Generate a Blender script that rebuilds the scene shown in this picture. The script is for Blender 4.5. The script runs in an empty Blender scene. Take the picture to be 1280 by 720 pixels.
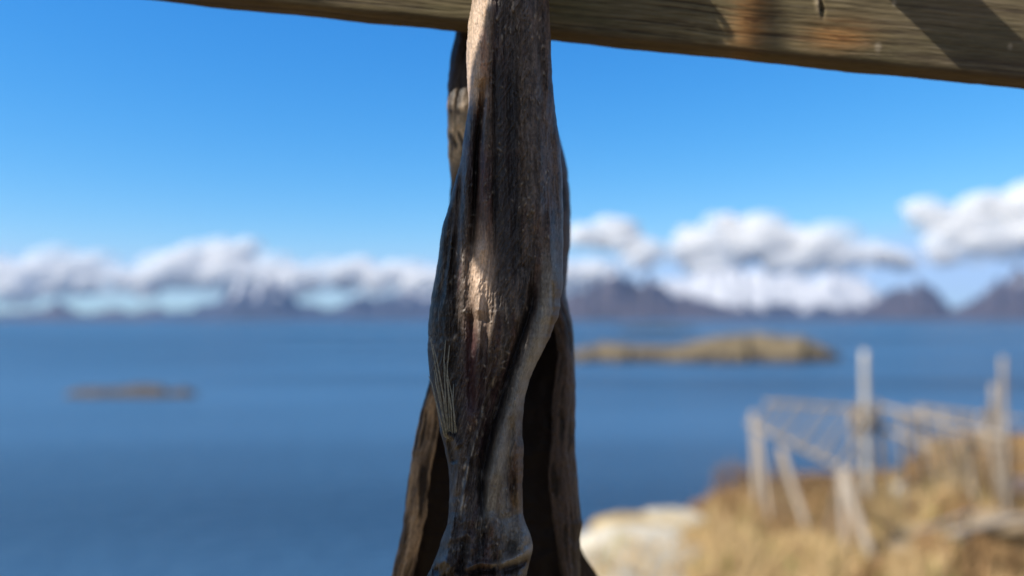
import bpy, math, random
import numpy as np
from mathutils import Vector

random.seed(7); RNG = np.random.default_rng(11)
S = bpy.context.scene
COL = S.collection
FPX = 1000.0                       # focal length in pixels of the 1280 px wide photograph
PITCH = math.atan(40.0 / FPX)      # the horizon is 40 px under the middle
CP, SP = math.cos(PITCH), math.sin(PITCH)
SEA = -12.0

# ------------------------------------------------------------------ helpers
def P(px, py, d):
    """point seen at (px, py) at depth d along the lens axis -> world (arrays ok)"""
    X = (px - 640.0) / FPX * d
    V = (360.0 - py) / FPX * d
    return np.stack(np.broadcast_arrays(X, d * CP - V * SP, d * SP + V * CP), -1)

def hash3(ix, iy, iz, seed):
    h = (ix.astype(np.int64) * 374761393 + iy.astype(np.int64) * 668265263 + iz.astype(np.int64) * 2147483647 + seed * 1442695041)
    h = (h ^ (h >> 13)) * 1274126177
    h = h & 0xFFFFFFFF
    h = (h ^ (h >> 16)) * 2246822519 & 0xFFFFFFFF
    h = h ^ (h >> 15)
    return (h & 0xFFFFFF) / float(0xFFFFFF)

def noise(x, y, z=0.0, seed=0):
    x, y, z = np.broadcast_arrays(np.asarray(x, float), np.asarray(y, float), np.asarray(z, float))
    fx, fy, fz = np.floor(x), np.floor(y), np.floor(z)
    tx, ty, tz = x - fx, y - fy, z - fz
    tx, ty, tz = [t * t * (3 - 2 * t) for t in (tx, ty, tz)]
    r = 0
    flat = np.all(z == z.flat[0])
    for dz in ((0,) if flat else (0, 1)):
        wz = 1.0 if flat else (tz if dz else 1 - tz)
        a = hash3(fx, fy, fz + dz, seed) * (1 - tx) + hash3(fx + 1, fy, fz + dz, seed) * tx
        b = hash3(fx, fy + 1, fz + dz, seed) * (1 - tx) + hash3(fx + 1, fy + 1, fz + dz, seed) * tx
        r = r + wz * (a * (1 - ty) + b * ty)
    return r * 2 - 1

def fbm(x, y, z=0.0, seed=0, oct=4, gain=.5):
    r, a, s = 0, 1, 0
    for k in range(oct):
        f = 2.03 ** k
        r = r + a * noise(np.asarray(x) * f + 7.3 * k, np.asarray(y) * f - 3.1 * k, np.asarray(z) * f, seed + k)
        s += a; a *= gain
    return r / s

def ridged(x, y, seed=0, oct=5):
    r, a, s = 0, 1, 0
    for k in range(oct):
        f = 2.07 ** k
        r = r + a * (1 - np.abs(noise(np.asarray(x) * f + 5.3 * k, np.asarray(y) * f, 0., seed + k)))
        s += a; a *= .5
    return r / s

def sstep(a, b, x):
    t = np.clip((x - a) / (b - a), 0, 1); return t * t * (3 - 2 * t)

def mesh_obj(name, verts, faces, mat=None, parent=None, smooth=True, cols=None, origin=None, mats=None, mat_idx=None):
    verts = np.asarray(verts, dtype=np.float32).reshape(-1, 3)
    if origin is not None: verts = verts - np.asarray(origin, dtype=np.float32)
    me = bpy.data.meshes.new(name)
    if isinstance(faces, np.ndarray):
        n, k = faces.shape
        me.vertices.add(len(verts)); me.vertices.foreach_set('co', verts.ravel())
        me.loops.add(n * k); me.loops.foreach_set('vertex_index', faces.astype(np.int32).ravel())
        me.polygons.add(n); me.polygons.foreach_set('loop_start', np.arange(0, n * k, k, dtype=np.int32))
        me.update(calc_edges=True); me.validate()
    else:
        me.from_pydata([tuple(map(float, v)) for v in verts], [], [tuple(map(int, f)) for f in faces]); me.update()
    if smooth: me.polygons.foreach_set('use_smooth', [True] * len(me.polygons))
    if cols is not None:
        a = me.color_attributes.new('tint', 'FLOAT_COLOR', 'POINT')
        c = np.ones((len(verts), 4), dtype=np.float32); c[:, :3] = np.clip(np.asarray(cols).reshape(-1, 3), 0, 1)
        a.data.foreach_set('color', c.ravel())
    if mat: me.materials.append(mat)
    o = bpy.data.objects.new(name, me); COL.objects.link(o)
    if origin is not None: o.location = tuple(float(v) for v in origin)
    if parent is not None:
        o.parent = parent
        if origin is not None: o.location = tuple(float(a) - float(b) for a, b in zip(origin, parent.location))
    return o

def grid_faces(nr, nc, wrap=False):
    r = np.arange(nr - 1)[:, None]; c = np.arange(nc if wrap else nc - 1)[None, :]
    c2 = (c + 1) % nc
    return np.stack([r * nc + c, r * nc + c2, (r + 1) * nc + c2, (r + 1) * nc + c], -1).reshape(-1, 4)

def empty(name, loc):
    o = bpy.data.objects.new(name, None); o.location = loc; o.empty_display_size = .1
    COL.objects.link(o); return o

def tag(o, label, cat, group=None, kind=None):
    o['label'] = label; o['category'] = cat
    if group: o['group'] = group
    if kind: o['kind'] = kind
    return o

def copy_tree(o):
    r = o.copy(); COL.objects.link(r)
    for ch in list(o.children):
        c = ch.copy(); COL.objects.link(c); c.parent = r
        for g in list(ch.children):
            d = g.copy(); COL.objects.link(d); d.parent = c
    return r

def tube(pts, radii, n=8, flat=1.0, rough=0.0, seed=0):
    """closed tube along pts; returns verts, faces(list)"""
    pts = [Vector(p) for p in pts]; V = []; F = []
    up = Vector((0.13, .9, .21)).normalized()
    rnd = random.Random(seed)
    for i, p in enumerate(pts):
        t = (pts[min(i + 1, len(pts) - 1)] - pts[max(i - 1, 0)]).normalized()
        a = t.cross(up)
        if a.length < 1e-4: a = t.cross(Vector((1, 0, 0)))
        a.normalize(); b = t.cross(a).normalized()
        for k in range(n):
            w = 2 * math.pi * k / n; r = radii[i] * (1 + rough * (rnd.random() - .5))
            V.append(p + a * math.cos(w) * r + b * math.sin(w) * r * flat)
    for i in range(len(pts) - 1):
        for k in range(n):
            F.append((i * n + k, i * n + (k + 1) % n, (i + 1) * n + (k + 1) % n, (i + 1) * n + k))
    F.append(tuple(range(n))[::-1]); F.append(tuple((len(pts) - 1) * n + k for k in range(n)))
    return V, F

def merge(parts):
    V, F = [], []
    for v, f in parts:
        b = len(V); V += list(v); F += [tuple(i + b for i in q) for q in f]
    return V, F

# ------------------------------------------------------------------ materials
def new_mat(name):
    m = bpy.data.materials.new(name); m.use_nodes = True
    nt = m.node_tree; return m, nt, nt.nodes['Principled BSDF']

def N(nt, typ, **kw):
    n = nt.nodes.new(typ)
    for k, v in kw.items():
        if k in n.inputs: n.inputs[k].default_value = v
        else: setattr(n, k, v)
    return n

def ramp(nt, fac, stops):
    r = nt.nodes.new('ShaderNodeValToRGB'); e = r.color_ramp.elements
    while len(e) < len(stops): e.new(.5)
    for q, (p, c) in zip(e, stops): q.position = p; q.color = (*c, 1) if len(c) == 3 else c
    nt.links.new(fac, r.inputs[0]); return r.outputs[0]

def coords(nt, scale=(1, 1, 1), kind='Object'):
    tc = nt.nodes.new('ShaderNodeTexCoord'); mp = nt.nodes.new('ShaderNodeMapping')
    mp.inputs['Scale'].default_value = scale
    nt.links.new(tc.outputs[kind], mp.inputs[0]); return mp.outputs[0]

def tex(nt, vec, scale, detail=4, rough=.55, dist=0):
    n = N(nt, 'ShaderNodeTexNoise', Scale=scale, Detail=detail, Roughness=rough, Distortion=dist)
    nt.links.new(vec, n.inputs['Vector']); return n.outputs[0]

def bump(nt, bsdf, h, strength, dist):
    b = N(nt, 'ShaderNodeBump', Strength=strength, Distance=dist)
    nt.links.new(h, b.inputs['Height']); nt.links.new(b.outputs[0], bsdf.inputs['Normal']); return b

def mul(nt, a, b, fac=1.0):
    m = nt.nodes.new('ShaderNodeMix'); m.data_type = 'RGBA'; m.blend_type = 'MULTIPLY'; m.inputs[0].default_value = fac
    nt.links.new(a, m.inputs[6]); nt.links.new(b, m.inputs[7]); return m.outputs[2]

def tint_mat(name, rough, spec, vec_scale, nscale, bstr, bdist, lo=.8, hi=1.2, rough2=None):
    m, nt, b = new_mat(name)
    at = nt.nodes.new('ShaderNodeAttribute'); at.attribute_name = 'tint'
    v = coords(nt, vec_scale)
    n1 = tex(nt, v, nscale, 6, .6)
    var = ramp(nt, n1, [(.3, (lo, lo, lo)), (.7, (hi, hi, hi))])
    nt.links.new(mul(nt, at.outputs['Color'], var), b.inputs['Base Color'])
    b.inputs['Roughness'].default_value = rough; b.inputs['Specular IOR Level'].default_value = spec
    if rough2 is not None:
        mr = N(nt, 'ShaderNodeMapRange'); mr.inputs[1].default_value = .3; mr.inputs[2].default_value = .7
        mr.inputs[3].default_value = rough; mr.inputs[4].default_value = rough2
        nt.links.new(n1, mr.inputs[0]); nt.links.new(mr.outputs[0], b.inputs['Roughness'])
    bump(nt, b, n1, bstr, bdist)
    return m

M_FISH = tint_mat('dried_fish_skin', .42, .35, (1, 1, .4), 1100, .5, .0007, .65, 1.4, .62)
M_WOOD = tint_mat('weathered_board', .75, .25, (.12, 1, 1), 700, .35, .0006, .8, 1.2)
M_ROCK = tint_mat('rock', .9, .2, (1, 1, 1), 2.2, .5, .06, .7, 1.25)
M_TERR = tint_mat('ground_dry_turf', .95, .1, (1, 1, 1), 3.5, .5, .05, .7, 1.3)
M_GRASS = tint_mat('dry_grass', .8, .2, (1, 1, 1), 30, 0., .01, .85, 1.15)

def wood_mat(name, c1, c2, vs=(1, 1, .1), sc=40):
    m, nt, b = new_mat(name)
    n = tex(nt, coords(nt, vs), sc, 5, .6)
    nt.links.new(ramp(nt, n, [(.3, c1), (.7, c2)]), b.inputs['Base Color'])
    b.inputs['Roughness'].default_value = .85; bump(nt, b, n, .4, .004); return m
M_POLE = wood_mat('grey_pole_wood', (.24, .20, .155), (.50, .43, .35))
M_POLE2 = wood_mat('brown_pole_wood', (.10, .075, .05), (.24, .18, .12))
M_RAIL = wood_mat('rail_wood', (.12, .10, .06), (.25, .21, .14), (1, .1, 1))
M_TWINE = wood_mat('twine_fibre', (.08, .16, .14), (.2, .32, .28), (1, 1, 1), 900)
M_RAY = wood_mat('fin_ray', (.14, .14, .11), (.36, .35, .29), (1, 1, 1), 500)
M_TWIG = wood_mat('bare_twig', (.17, .10, .055), (.36, .23, .12), (1, 1, 1), 6)

# ------------------------------------------------------------------ near stockfish
def interp(tab, y):
    a = np.array(tab, float); return np.interp(y, a[:, 0], a[:, 1])

def smooth1(v, k=5):
    p = np.pad(v, k, mode='edge'); return np.convolve(p, np.ones(2 * k + 1) / (2 * k + 1), 'valid')

def seg_dist(px, py, pts):
    """distance to a polyline and the parameter 0..1 along it"""
    best = np.full(px.shape, 1e9); par = np.zeros(px.shape); L = [0]
    for (x0, y0), (x1, y1) in zip(pts[:-1], pts[1:]): L.append(L[-1] + math.hypot(x1 - x0, y1 - y0))
    for i, ((x0, y0), (x1, y1)) in enumerate(zip(pts[:-1], pts[1:])):
        dx, dy = x1 - x0, y1 - y0; t = np.clip(((px - x0) * dx + (py - y0) * dy) / (dx * dx + dy * dy), 0, 1)
        d = np.hypot(px - x0 - t * dx, py - y0 - t * dy); m = d < best
        best[m] = d[m]; par[m] = ((L[i] + t * (L[i + 1] - L[i])) / L[-1])[m]
    return best, par

def crease(px, py, pts, sig, amp, fade=.12):
    d, t = seg_dist(px, py, pts)
    f = np.minimum(1, np.minimum(t, 1 - t) / fade) if fade > 0 else 1
    return amp * np.exp(-(d / sig) ** 2 / 2 * 1.0) * f

DN = .455                                            # depth of the near fish's middle
NL = [(-300, 618), (-250, 611), (-150, 600), (-60, 594), (0, 590), (30, 585), (75, 582.5), (100, 584), (125, 586), (150, 583), (200, 576), (230, 568), (262, 560), (280, 553), (300, 550),
      (330, 547), (350, 543), (370, 539), (400, 535.5), (440, 534.5), (470, 537), (490, 541), (510, 546), (540, 550), (560, 556), (580, 560), (610, 562), (640, 561), (660, 558),
      (672, 552), (685, 549), (700, 543), (720, 534), (760, 522), (850, 520), (980, 540), (1050, 565)]
NR = [(-300, 656), (-250, 664), (-150, 676), (-60, 683), (0, 686), (40, 688), (90, 690), (120, 692), (150, 696), (180, 700), (220, 703), (270, 704), (330, 704), (350, 704), (370, 702), (400, 696),
      (420, 688), (440, 679), (460, 668), (480, 660), (500, 655.5), (540, 652), (560, 655), (600, 653), (640, 653), (655, 657), (670, 664), (685, 667), (698, 663), (720, 658),
      (760, 650), (850, 655), (980, 640), (1050, 620)]

def near_body(parent, origin):
    ys = np.concatenate([np.arange(-300, -20, 4.), np.arange(-20, 740, 1.1), np.arange(740, 1051, 5.)])
    xl, xr = smooth1(interp(NL, ys), 6), smooth1(interp(NR, ys), 6)
    # raggedness of the outline
    xl = xl + .9 * fbm(ys / 9, 0 * ys, seed=3); xr = xr + (.7 + 1.1 * sstep(330, 380, ys) * (1 - sstep(430, 470, ys))) * fbm(ys / 11, 0 * ys + 4, seed=5, oct=5)
    nf, nb = 300, 80
    sf = (1 - np.cos(np.pi * np.linspace(0, 1, nf))) / 2 * .55 + np.linspace(0, 1, nf) * .45
    sb = (1 - np.cos(np.pi * np.linspace(0, 1, nb + 2)[1:-1])) / 2
    Y = ys[:, None]; W = (xr - xl)[:, None]; C = ((xr + xl) / 2)[:, None]
    def half(s, front):
        px = xl[:, None] + W * s[None, :]; py = Y + 0 * px
        e = np.sqrt(np.clip(1 - (2 * s - 1) ** 2, 0, 1))[None, :] ** .85
        thick = interp([(-300, 9), (-150, 15), (0, 20), (100, 23), (250, 25), (400, 27), (600, 24), (700, 26), (1050, 14)], ys)[:, None] * (1 if front else .8)  # mm
        return px, py, e, thick
    px, py, e, th = half(sf, True)
    R = np.zeros_like(px)                                 # relief in mm towards the camera
    # broad folds
    R += 3.4 * fbm(px / 15 + .35 * noise(py / 60, px / 60), py / 200, seed=21, oct=2)
    A = [
        ([(617, 50), (617, 180), (618, 335)], 1.2, -1.0), ([(606, 95), (602, 130), (597, 180), (594, 240), (590, 300), (588, 330)], 2.6, -4.2),
        ([(609, 110), (607, 200), (606, 300), (602, 330)], 5, 1.5), ([(612, 0), (600, 60), (596, 110)], 7, 2.0),
        ([(588, 120), (585, 200), (580, 300), (578, 420)], 4, 1.6), ([(577, 200), (571, 280), (562, 380)], 2.2, -2.2), ([(568, 250), (560, 300), (550, 380)], 2.5, -1.6),
        ([(662, -20), (660, 60), (662, 150), (668, 230), (672, 300)], 8, 2.4), ([(640, -20), (642, 120), (645, 260), (655, 380)], 8, -2.2),
        ([(676, 0), (678, 60), (682, 130)], 3, -2.0), ([(690, 160), (694, 250), (694, 330)], 4, -1.6),
        ([(688, 250), (686, 340), (684, 385), (671, 428), (654, 475), (640, 515), (629, 555), (618, 595), (612, 640)], 8.5, 4.4),
        ([(672, 330), (664, 385), (650, 425), (632, 478), (620, 520), (611, 560), (603, 600), (600, 650)], 4.2, -4.6),
        ([(697, 330), (699, 365), (689, 410)], 3.0, 2.4), ([(690, 350), (691, 390), (681, 425)], 1.6, -2.0),
        ([(622, 380), (612, 440), (605, 500), (601, 530), (594, 552), (586, 580), (579, 620), (575, 650)], 1.8, 1.9),
        ([(622, 470), (614, 520), (606, 560), (600, 600)], 4.5, -3.6), ([(590, 500), (578, 560), (572, 620)], 6, 1.4),
        ([(641, 520), (634, 570), (640, 620), (646, 660)], 4, -2.4), ([(648, 520), (650, 600), (649, 640)], 5, 1.5),
        ([(622, 707), (640, 700), (655, 693), (666, 684)], 3.5, 3.4), ([(625, 714), (645, 708), (662, 700)], 4.5, -3.4), ([(600, 590), (606, 650), (603, 690)], 3.0, -2.2),
        ([(583, 600), (581, 660), (575, 690)], 3.2, 2.0), ([(567, 640), (560, 680), (556, 720)], 3.5, 2.2), ([(576, 672), (582, 690), (578, 720)], 4.5, -3.4),
        ([(590, 680), (586, 705), (583, 725)], 4, 3.4), ([(545, 706), (556, 700), (564, 708), (560, 720)], 3, 3.2), ([(540, 712), (549, 712)], 4, -2.6),
        ([(549, 535), (551, 560), (559, 582)], 2.2, 3.0), ([(561, 548), (568, 580)], 3, -2.4), ([(556, 540), (566, 548), (574, 560)], 3, 2.6),
        ([(578, 712), (600, 704), (622, 706)], 2.4, 3.0), ([(584, 718), (604, 712), (620, 714)], 3.2, -2.8),
        ([(610, 640), (620, 668), (626, 700)], 5, 1.6), ([(636, 640), (640, 670), (634, 695)], 5, -1.8), ([(654, 640), (657, 668), (650, 690)], 4, 1.6),
        ([(601, 300), (600, 345), (597, 400)], 7, 2.2), ([(590, 380), (588, 450), (590, 520)], 3.2, -2.2), ([(600, 400), (598, 470), (590, 540)], 3.5, 1.4),
    ]
    for pts, sg, am in A: R += crease(px, py, pts, sg, am * (2.2 if min(q[1] for q in pts) > 630 else 1.7))
    # smooth skin mask: grey band and the lower right knob
    dband, _ = seg_dist(px, py, [(688, 250), (686, 340), (684, 385), (671, 428), (654, 475), (640, 515), (629, 555), (620, 595), (616, 640)])
    dk, _ = seg_dist(px, py, [(630, 640), (650, 670), (645, 700)])
    smooth = np.maximum(np.exp(-(dband / 11) ** 2) * sstep(290, 380, py), .8 * np.exp(-(dk / 18) ** 2))
    rgh = 1 - .62 * smooth
    flow = px + 3.0 * fbm(py / 60, px / 40, seed=9, oct=2) + interp([(0, 0), (300, 0), (450, 10), (560, 40), (700, 60)], py)
    fib = ridged(flow / 3.4, py / 46, seed=31, oct=3)
    fib2 = fbm(flow / 1.9, py / 24, seed=41, oct=2)
    R += rgh * (.65 * (fib - .6) + .34 * fib2)
    R += sstep(630, 670, py) * (2.6 * fbm(px / 10, py / 12, seed=43, oct=3) + 1.6 * (ridged(px / 13 + py / 40, py / 17, seed=45, oct=3) - .6))
    wx = flow + 5 * fbm(px / 22, py / 38, seed=46, oct=3)
    wr = ridged(wx / 6.5, py / 34, seed=47, oct=3) ** 2.2
    R += (.15 + .85 * rgh) * (1.7 * (wr - .35)) * (.55 + .45 * noise(px / 18, py / 45, seed=48))
    wr2 = ridged(wx / 3.0 + py / 30, py / 9, seed=49, oct=2) ** 3
    R += rgh * .6 * (wr2 - .3) * sstep(-.2, .4, fbm(px / 16, py / 40, seed=50))
    # oblique muscle threads right of the median groove
    mstr = sstep(615, 621, px) * (1 - sstep(650, 668, px)) * (1 - sstep(360, 430, py))
    st = noise((px + .62 * py) / 2.6, (px * .62 - py) / 26, seed=51)
    R += (.45 * mstr + .12 * sstep(640, 660, px) * (1 - sstep(300, 380, py))) * st
    R += .34 * rgh * fbm(px / 2.0, py / 3.0, seed=61, oct=2)
    crus = sstep(.15, .45, fbm(px / 14, py / 30, seed=65, oct=3)) * rgh
    R += .38 * crus * noise(px / 1.9, py / 3.1, seed=66)
    # scales, crumbs and curls that sit on the skin
    fl = np.zeros_like(px)
    spots = [(625, 187, 4, 1.6, .6), (661, 247, 2.3, 2.3, 0), (666, 264, 2.2, 2, 0), (587, 307, 2, 5, -.4), (586, 324, 1.7, 3.4, -.3), (629, 277, 1.2, 4, .2), (592, 269, 3.5, 1.2, 0), (588, 282, 2.6, 2.6, 0),
             (635, 441, 4, 1.2, .5), (631, 452, 4.5, 1.2, -.5), (629, 460, 4, 1.1, .3), (585, 475, 2.8, 3.2, .2), (617, 478, 2, 6, .1), (621, 510, 1.6, 3, 0), (603, 542, 1.5, 4, 0), (581, 583, 1.8, 5, .2), (579, 603, 1.6, 7, .1),
             (580, 623, 1.4, 5, .1), (569, 421, 1.8, 4, .3), (539, 425, 1.6, 2.2, 0), (580, 389, 3, 1.6, -.5), (669, 20, 1.8, 3, 0), (628, 47, 1.6, 4, 0), (638, 37, 1.5, 2, 0), (663, 33, 1.2, 4, .4), (657, 75, 1, 3, 0), (672, 146, 1.5, 4, -.3), (588, 535, 1.6, 4, 0), (596, 527, 1.4, 3, 0)]
    r2 = random.Random(4)
    for _ in range(150):
        y = r2.uniform(10, 720); x = r2.uniform(float(interp(NL, y)) + 12, float(interp(NR, y)) - 8)
        spots.append((x, y, r2.uniform(.7, 1.4), r2.uniform(1, 3.2), r2.uniform(-.6, .6)))
    for x, y, a, b, w in spots:
        m = (np.abs(px - x) < 12) & (np.abs(py - y) < 12)
        if not m.any(): continue
        u = (px[m] - x) * math.cos(w) + (py[m] - y) * math.sin(w); v = -(px[m] - x) * math.sin(w) + (py[m] - y) * math.cos(w)
        fl[m] = np.maximum(fl[m], np.exp(-((u / a) ** 2 + (v / b) ** 2) ** 1.5))
    R += .8 * fl
    edge = sstep(0, .10, np.minimum(sf, 1 - sf))[None, :]
    dep = DN - (th * e + R * (.35 + .65 * edge) * np.minimum(1, e * 2)) / 1000
    Vf = P(px, py, dep)
    # ---- colours (own pigment, plus fold shade and sunlit spots painted in)
    def mixc(c, col, f): return c * (1 - f[..., None]) + np.array(col) * f[..., None]
    c = np.zeros(px.shape + (3,)) + np.array((.060, .046, .042))
    big = fbm(flow / 12, py / 90, seed=71, oct=3)
    c = mixc(c, (.20, .165, .14), np.clip(.75 * big + .25, 0, 1) * sstep(-60, 60, 400 - py + 60))
    c = mixc(c, (.085, .04, .042), sstep(.0, .5, fbm(flow / 9 + 40, py / 70, seed=73, oct=3)) * .8)
    c = mixc(c, (.045, .042, .046), .65 * sstep(-.1, .4, fbm(flow / 8 + 9, py / 60, seed=75, oct=3)))
    c = mixc(c, (.26, .22, .19), .35 * sstep(.66, .85, fib) * rgh)
    c = mixc(c, (.20, .17, .155), np.exp(-((px - 663) / 15) ** 2) * (1 - sstep(260, 380, py)) * .85 * (.7 + .3 * fbm(flow / 3, py / 30, seed=78)))
    c = mixc(c, (.20, .14, .115), sstep(674, 684, px) * (1 - sstep(200, 330, py)) * .5)
    c = mixc(c, (.030, .030, .036), .75 * sstep(616, 621, px) * (1 - sstep(642, 656, px)) * sstep(30, 110, py) * (1 - sstep(300, 400, py)) * (.75 + .4 * fbm(flow / 5, py / 40, seed=76)))
    c = mixc(c, (.085, .036, .036), .7 * sstep(598, 603, px) * (1 - sstep(613, 617, px)) * sstep(150, 230, py) * (1 - sstep(310, 340, py)))
    c = mixc(c, (.17, .125, .10), .6 * sstep(672, 680, px) * (1 - sstep(300, 380, py)) * sstep(60, 140, py) * sstep(-.5, .4, fbm(flow / 7, py / 50, seed=74)))
    # amber and red translucent streaks on the left, then painted-in sunlight and crevice shade
    am = np.exp(-((px - (606 - .03 * py)) / 9) ** 2) * (1 - sstep(135, 160, py)); c = mixc(c, (.50, .26, .12), am * .55 * sstep(-.4, .3, noise(px / 6, py / 40, seed=77)))
    c = mixc(c, (.62, .50, .36), (1 - sstep(598, 622, px + .06 * py)) * (1 - sstep(120, 150, py)) * .8)  # sunlit strip at the top left, painted pale
    c = mixc(c, (.52, .20, .09), np.exp(-((px - 604) / 4.5) ** 2) * sstep(25, 50, py) * (1 - sstep(80, 110, py)) * .8)
    c = mixc(c, (.38, .16, .06), np.exp(-((px - 600) / 3.5) ** 2 - ((py - 140) / 14) ** 2) * .8)
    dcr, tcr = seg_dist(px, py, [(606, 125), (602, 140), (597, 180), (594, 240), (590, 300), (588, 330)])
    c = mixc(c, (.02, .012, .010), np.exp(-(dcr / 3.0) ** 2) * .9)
    c = mixc(c, (.055, .022, .03), np.exp(-((px - 590) / 9) ** 2 - ((py - 410) / 70) ** 2) * .85)
    sp = np.exp(-((px - 601) / 13) ** 2 - ((py - 345) / 50) ** 2); c = mixc(c, (.72, .54, .38), np.clip(sp * (.9 + .4 * fib2), 0, 1))  # sun fleck painted into the skin colour
    # left flank, dark fibrous
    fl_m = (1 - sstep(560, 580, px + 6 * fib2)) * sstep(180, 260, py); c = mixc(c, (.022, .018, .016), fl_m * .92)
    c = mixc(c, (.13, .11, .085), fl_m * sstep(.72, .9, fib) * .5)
    # pale band, knob and blue-grey patch
    tb = np.clip(smooth * (.8 + .5 * fbm(flow / 10, py / 30, seed=79)), 0, 1)
    c = mixc(c, (.44, .45, .42), tb * .92)
    c = mixc(c, (.14, .085, .055), np.exp(-((px - 648) / 9) ** 2 - ((py - 590) / 60) ** 2) * .75)
    c = mixc(c, (.26, .17, .07), np.exp(-((px - 644) / 6) ** 2 - ((py - 625) / 12) ** 2) * .8)
    c = mixc(c, (.02, .012, .018), np.exp(-((px - 637) / 4) ** 2 - ((py - 637) / 4) ** 2) * .9)
    c = mixc(c, (.24, .24, .22), np.exp(-(seg_dist(px, py, [(600, 590), (604, 640), (603, 660)])[0] / 3.5) ** 2) * .7)
    c = mixc(c, (.07, .07, .085), np.exp(-((px - (590 - .08 * (py - 500))) / 20) ** 2) * sstep(470, 560, py) * (1 - sstep(650, 680, py)) * .7)
    c = mixc(c, (.20, .20, .21), np.exp(-((px - 570) / 22) ** 2 - ((py - 692) / 26) ** 2) * .75 * sstep(-.5, .3, fbm(px / 6, py / 8, seed=81)))
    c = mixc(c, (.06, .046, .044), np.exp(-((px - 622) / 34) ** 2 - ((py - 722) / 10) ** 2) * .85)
    dw, _ = seg_dist(px, py, [(622, 380), (612, 440), (605, 500), (601, 530), (594, 552), (586, 580), (579, 620), (575, 650)])
    c = mixc(c, (.42, .43, .42), np.exp(-(dw / 1.6) ** 2) * sstep(-.2, .3, noise(py / 12, px / 5, seed=83)) * sstep(470, 520, py) * .8)
    c = mixc(c, (.42, .39, .34), fl * .75)
    c = mixc(c, (.015, .012, .012), sstep(.45, .7, noise(px / 2.2, py / 3, seed=85)) * .35 * rgh)
    c *= (1 + .22 * st * mstr)[..., None]; c *= (1 + rgh * .34 * fbm(flow / 1.5, py / 13, seed=87, oct=3) + .55 * rgh * fbm(px / 2.0, py / 3.2, seed=89, oct=3))[..., None]; c *= np.array((.88, .80, .735))
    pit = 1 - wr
    c = c * (1.1 - .42 * sstep(.45, .85, pit) * rgh)[..., None]                # fold shading painted into the colour: dark creases, pale crests
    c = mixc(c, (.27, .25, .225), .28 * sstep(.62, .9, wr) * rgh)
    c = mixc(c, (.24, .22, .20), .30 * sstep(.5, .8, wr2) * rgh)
    c *= .76
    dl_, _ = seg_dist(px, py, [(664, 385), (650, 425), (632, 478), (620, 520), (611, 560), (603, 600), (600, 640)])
    c = mixc(c, (.020, .018, .020), .85 * np.exp(-(dl_ / 4.2) ** 2) * sstep(-.6, .1, noise(py / 16, px / 9, seed=92)))  # shade in the fold beside the pale band, painted dark
    c = mixc(c, (.075, .030, .032), .6 * np.exp(-((px - 589) / 7) ** 2) * sstep(390, 420, py) * (1 - sstep(500, 560, py)))
    c = mixc(c, (.030, .029, .034), .45 * sstep(616, 620, px) * (1 - sstep(640, 652, px)) * sstep(40, 110, py) * (1 - sstep(300, 400, py)))
    c = mixc(c, (.27, .27, .25), .4 * tb * sstep(-.3, .4, fbm(px / 5, py / 16, seed=88, oct=3)))
    c = mixc(c, (.06, .05, .045), .55 * tb * sstep(.05, .45, fbm(flow / 4, py / 26, seed=90, oct=3)))
    c = mixc(c, (.085, .060, .045), .85 * sstep(0, 5, px - interp([(300, 690), (340, 694), (380, 692), (430, 679), (460, 668)], py)) * sstep(310, 345, py) * (1 - sstep(440, 470, py)))
    c = mixc(c, (.76, .56, .42), np.clip(.85 * np.exp(-((px - 602) / 12) ** 2 - ((py - 345) / 46) ** 2) * (.8 + .5 * fib2), 0, 1))  # second, brighter coat of the painted sun fleck
    c = mixc(c, (.70, .52, .39), np.clip(.6 * (1 - sstep(600, 622, px + .07 * py)) * (1 - sstep(110, 140, py)) * (.8 + .6 * fib2), 0, 1))  # painted sunlit strip strengthened after the darkening
    drg, _ = seg_dist(px, py, [(618, 706), (640, 699), (655, 692), (666, 684)]); c = mixc(c, (.25, .23, .21), np.exp(-(drg / 3.6) ** 2) * .75)
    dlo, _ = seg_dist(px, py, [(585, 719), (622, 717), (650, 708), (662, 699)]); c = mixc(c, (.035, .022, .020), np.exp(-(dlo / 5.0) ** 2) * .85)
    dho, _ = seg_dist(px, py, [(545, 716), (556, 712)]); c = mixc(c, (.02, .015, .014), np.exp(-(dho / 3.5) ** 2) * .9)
    # ---- rear half
    pxb, pyb, eb, thb = half(sb[::-1], False)
    Rb = 2 * fbm(pxb / 15, pyb / 120, seed=91, oct=3) + 1.0 * (ridged(pxb / 4, pyb / 40, seed=93, oct=2) - .6)
    depb = DN + (thb * eb + Rb * np.minimum(1, eb * 2)) / 1000
    Vb = P(pxb, pyb, depb)
    cb = np.zeros(pxb.shape + (3,)) + np.array((.11, .085, .07)); cb *= (1 + .4 * fbm(pxb / 6, pyb / 50, seed=95))[..., None]
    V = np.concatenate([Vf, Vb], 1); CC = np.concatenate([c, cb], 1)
    nr, nc = V.shape[:2]
    Fq = grid_faces(nr, nc, True)[:, ::-1]
    Vv = V.reshape(-1, 3); Cv = CC.reshape(-1, 3)
    # close both ends with a fan folded in quads
    top, bot = V[0].mean(0), V[-1].mean(0)
    Vv = np.concatenate([Vv, [top, bot]]); Cv = np.concatenate([Cv, [Cv[0], Cv[-1]]])
    k = np.arange(0, nc, 2); ti, bi = nr * nc, nr * nc + 1
    capt = np.stack([np.full_like(k, ti), k, (k + 1) % nc, (k + 2) % nc], -1)
    o = (nr - 1) * nc
    capb = np.stack([np.full_like(k, bi), o + (k + 2) % nc, o + (k + 1) % nc, o + k], -1)
    F = np.concatenate([Fq, capt, capb])
    return mesh_obj('body', Vv, F, M_FISH, parent, cols=Cv, origin=origin)

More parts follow.
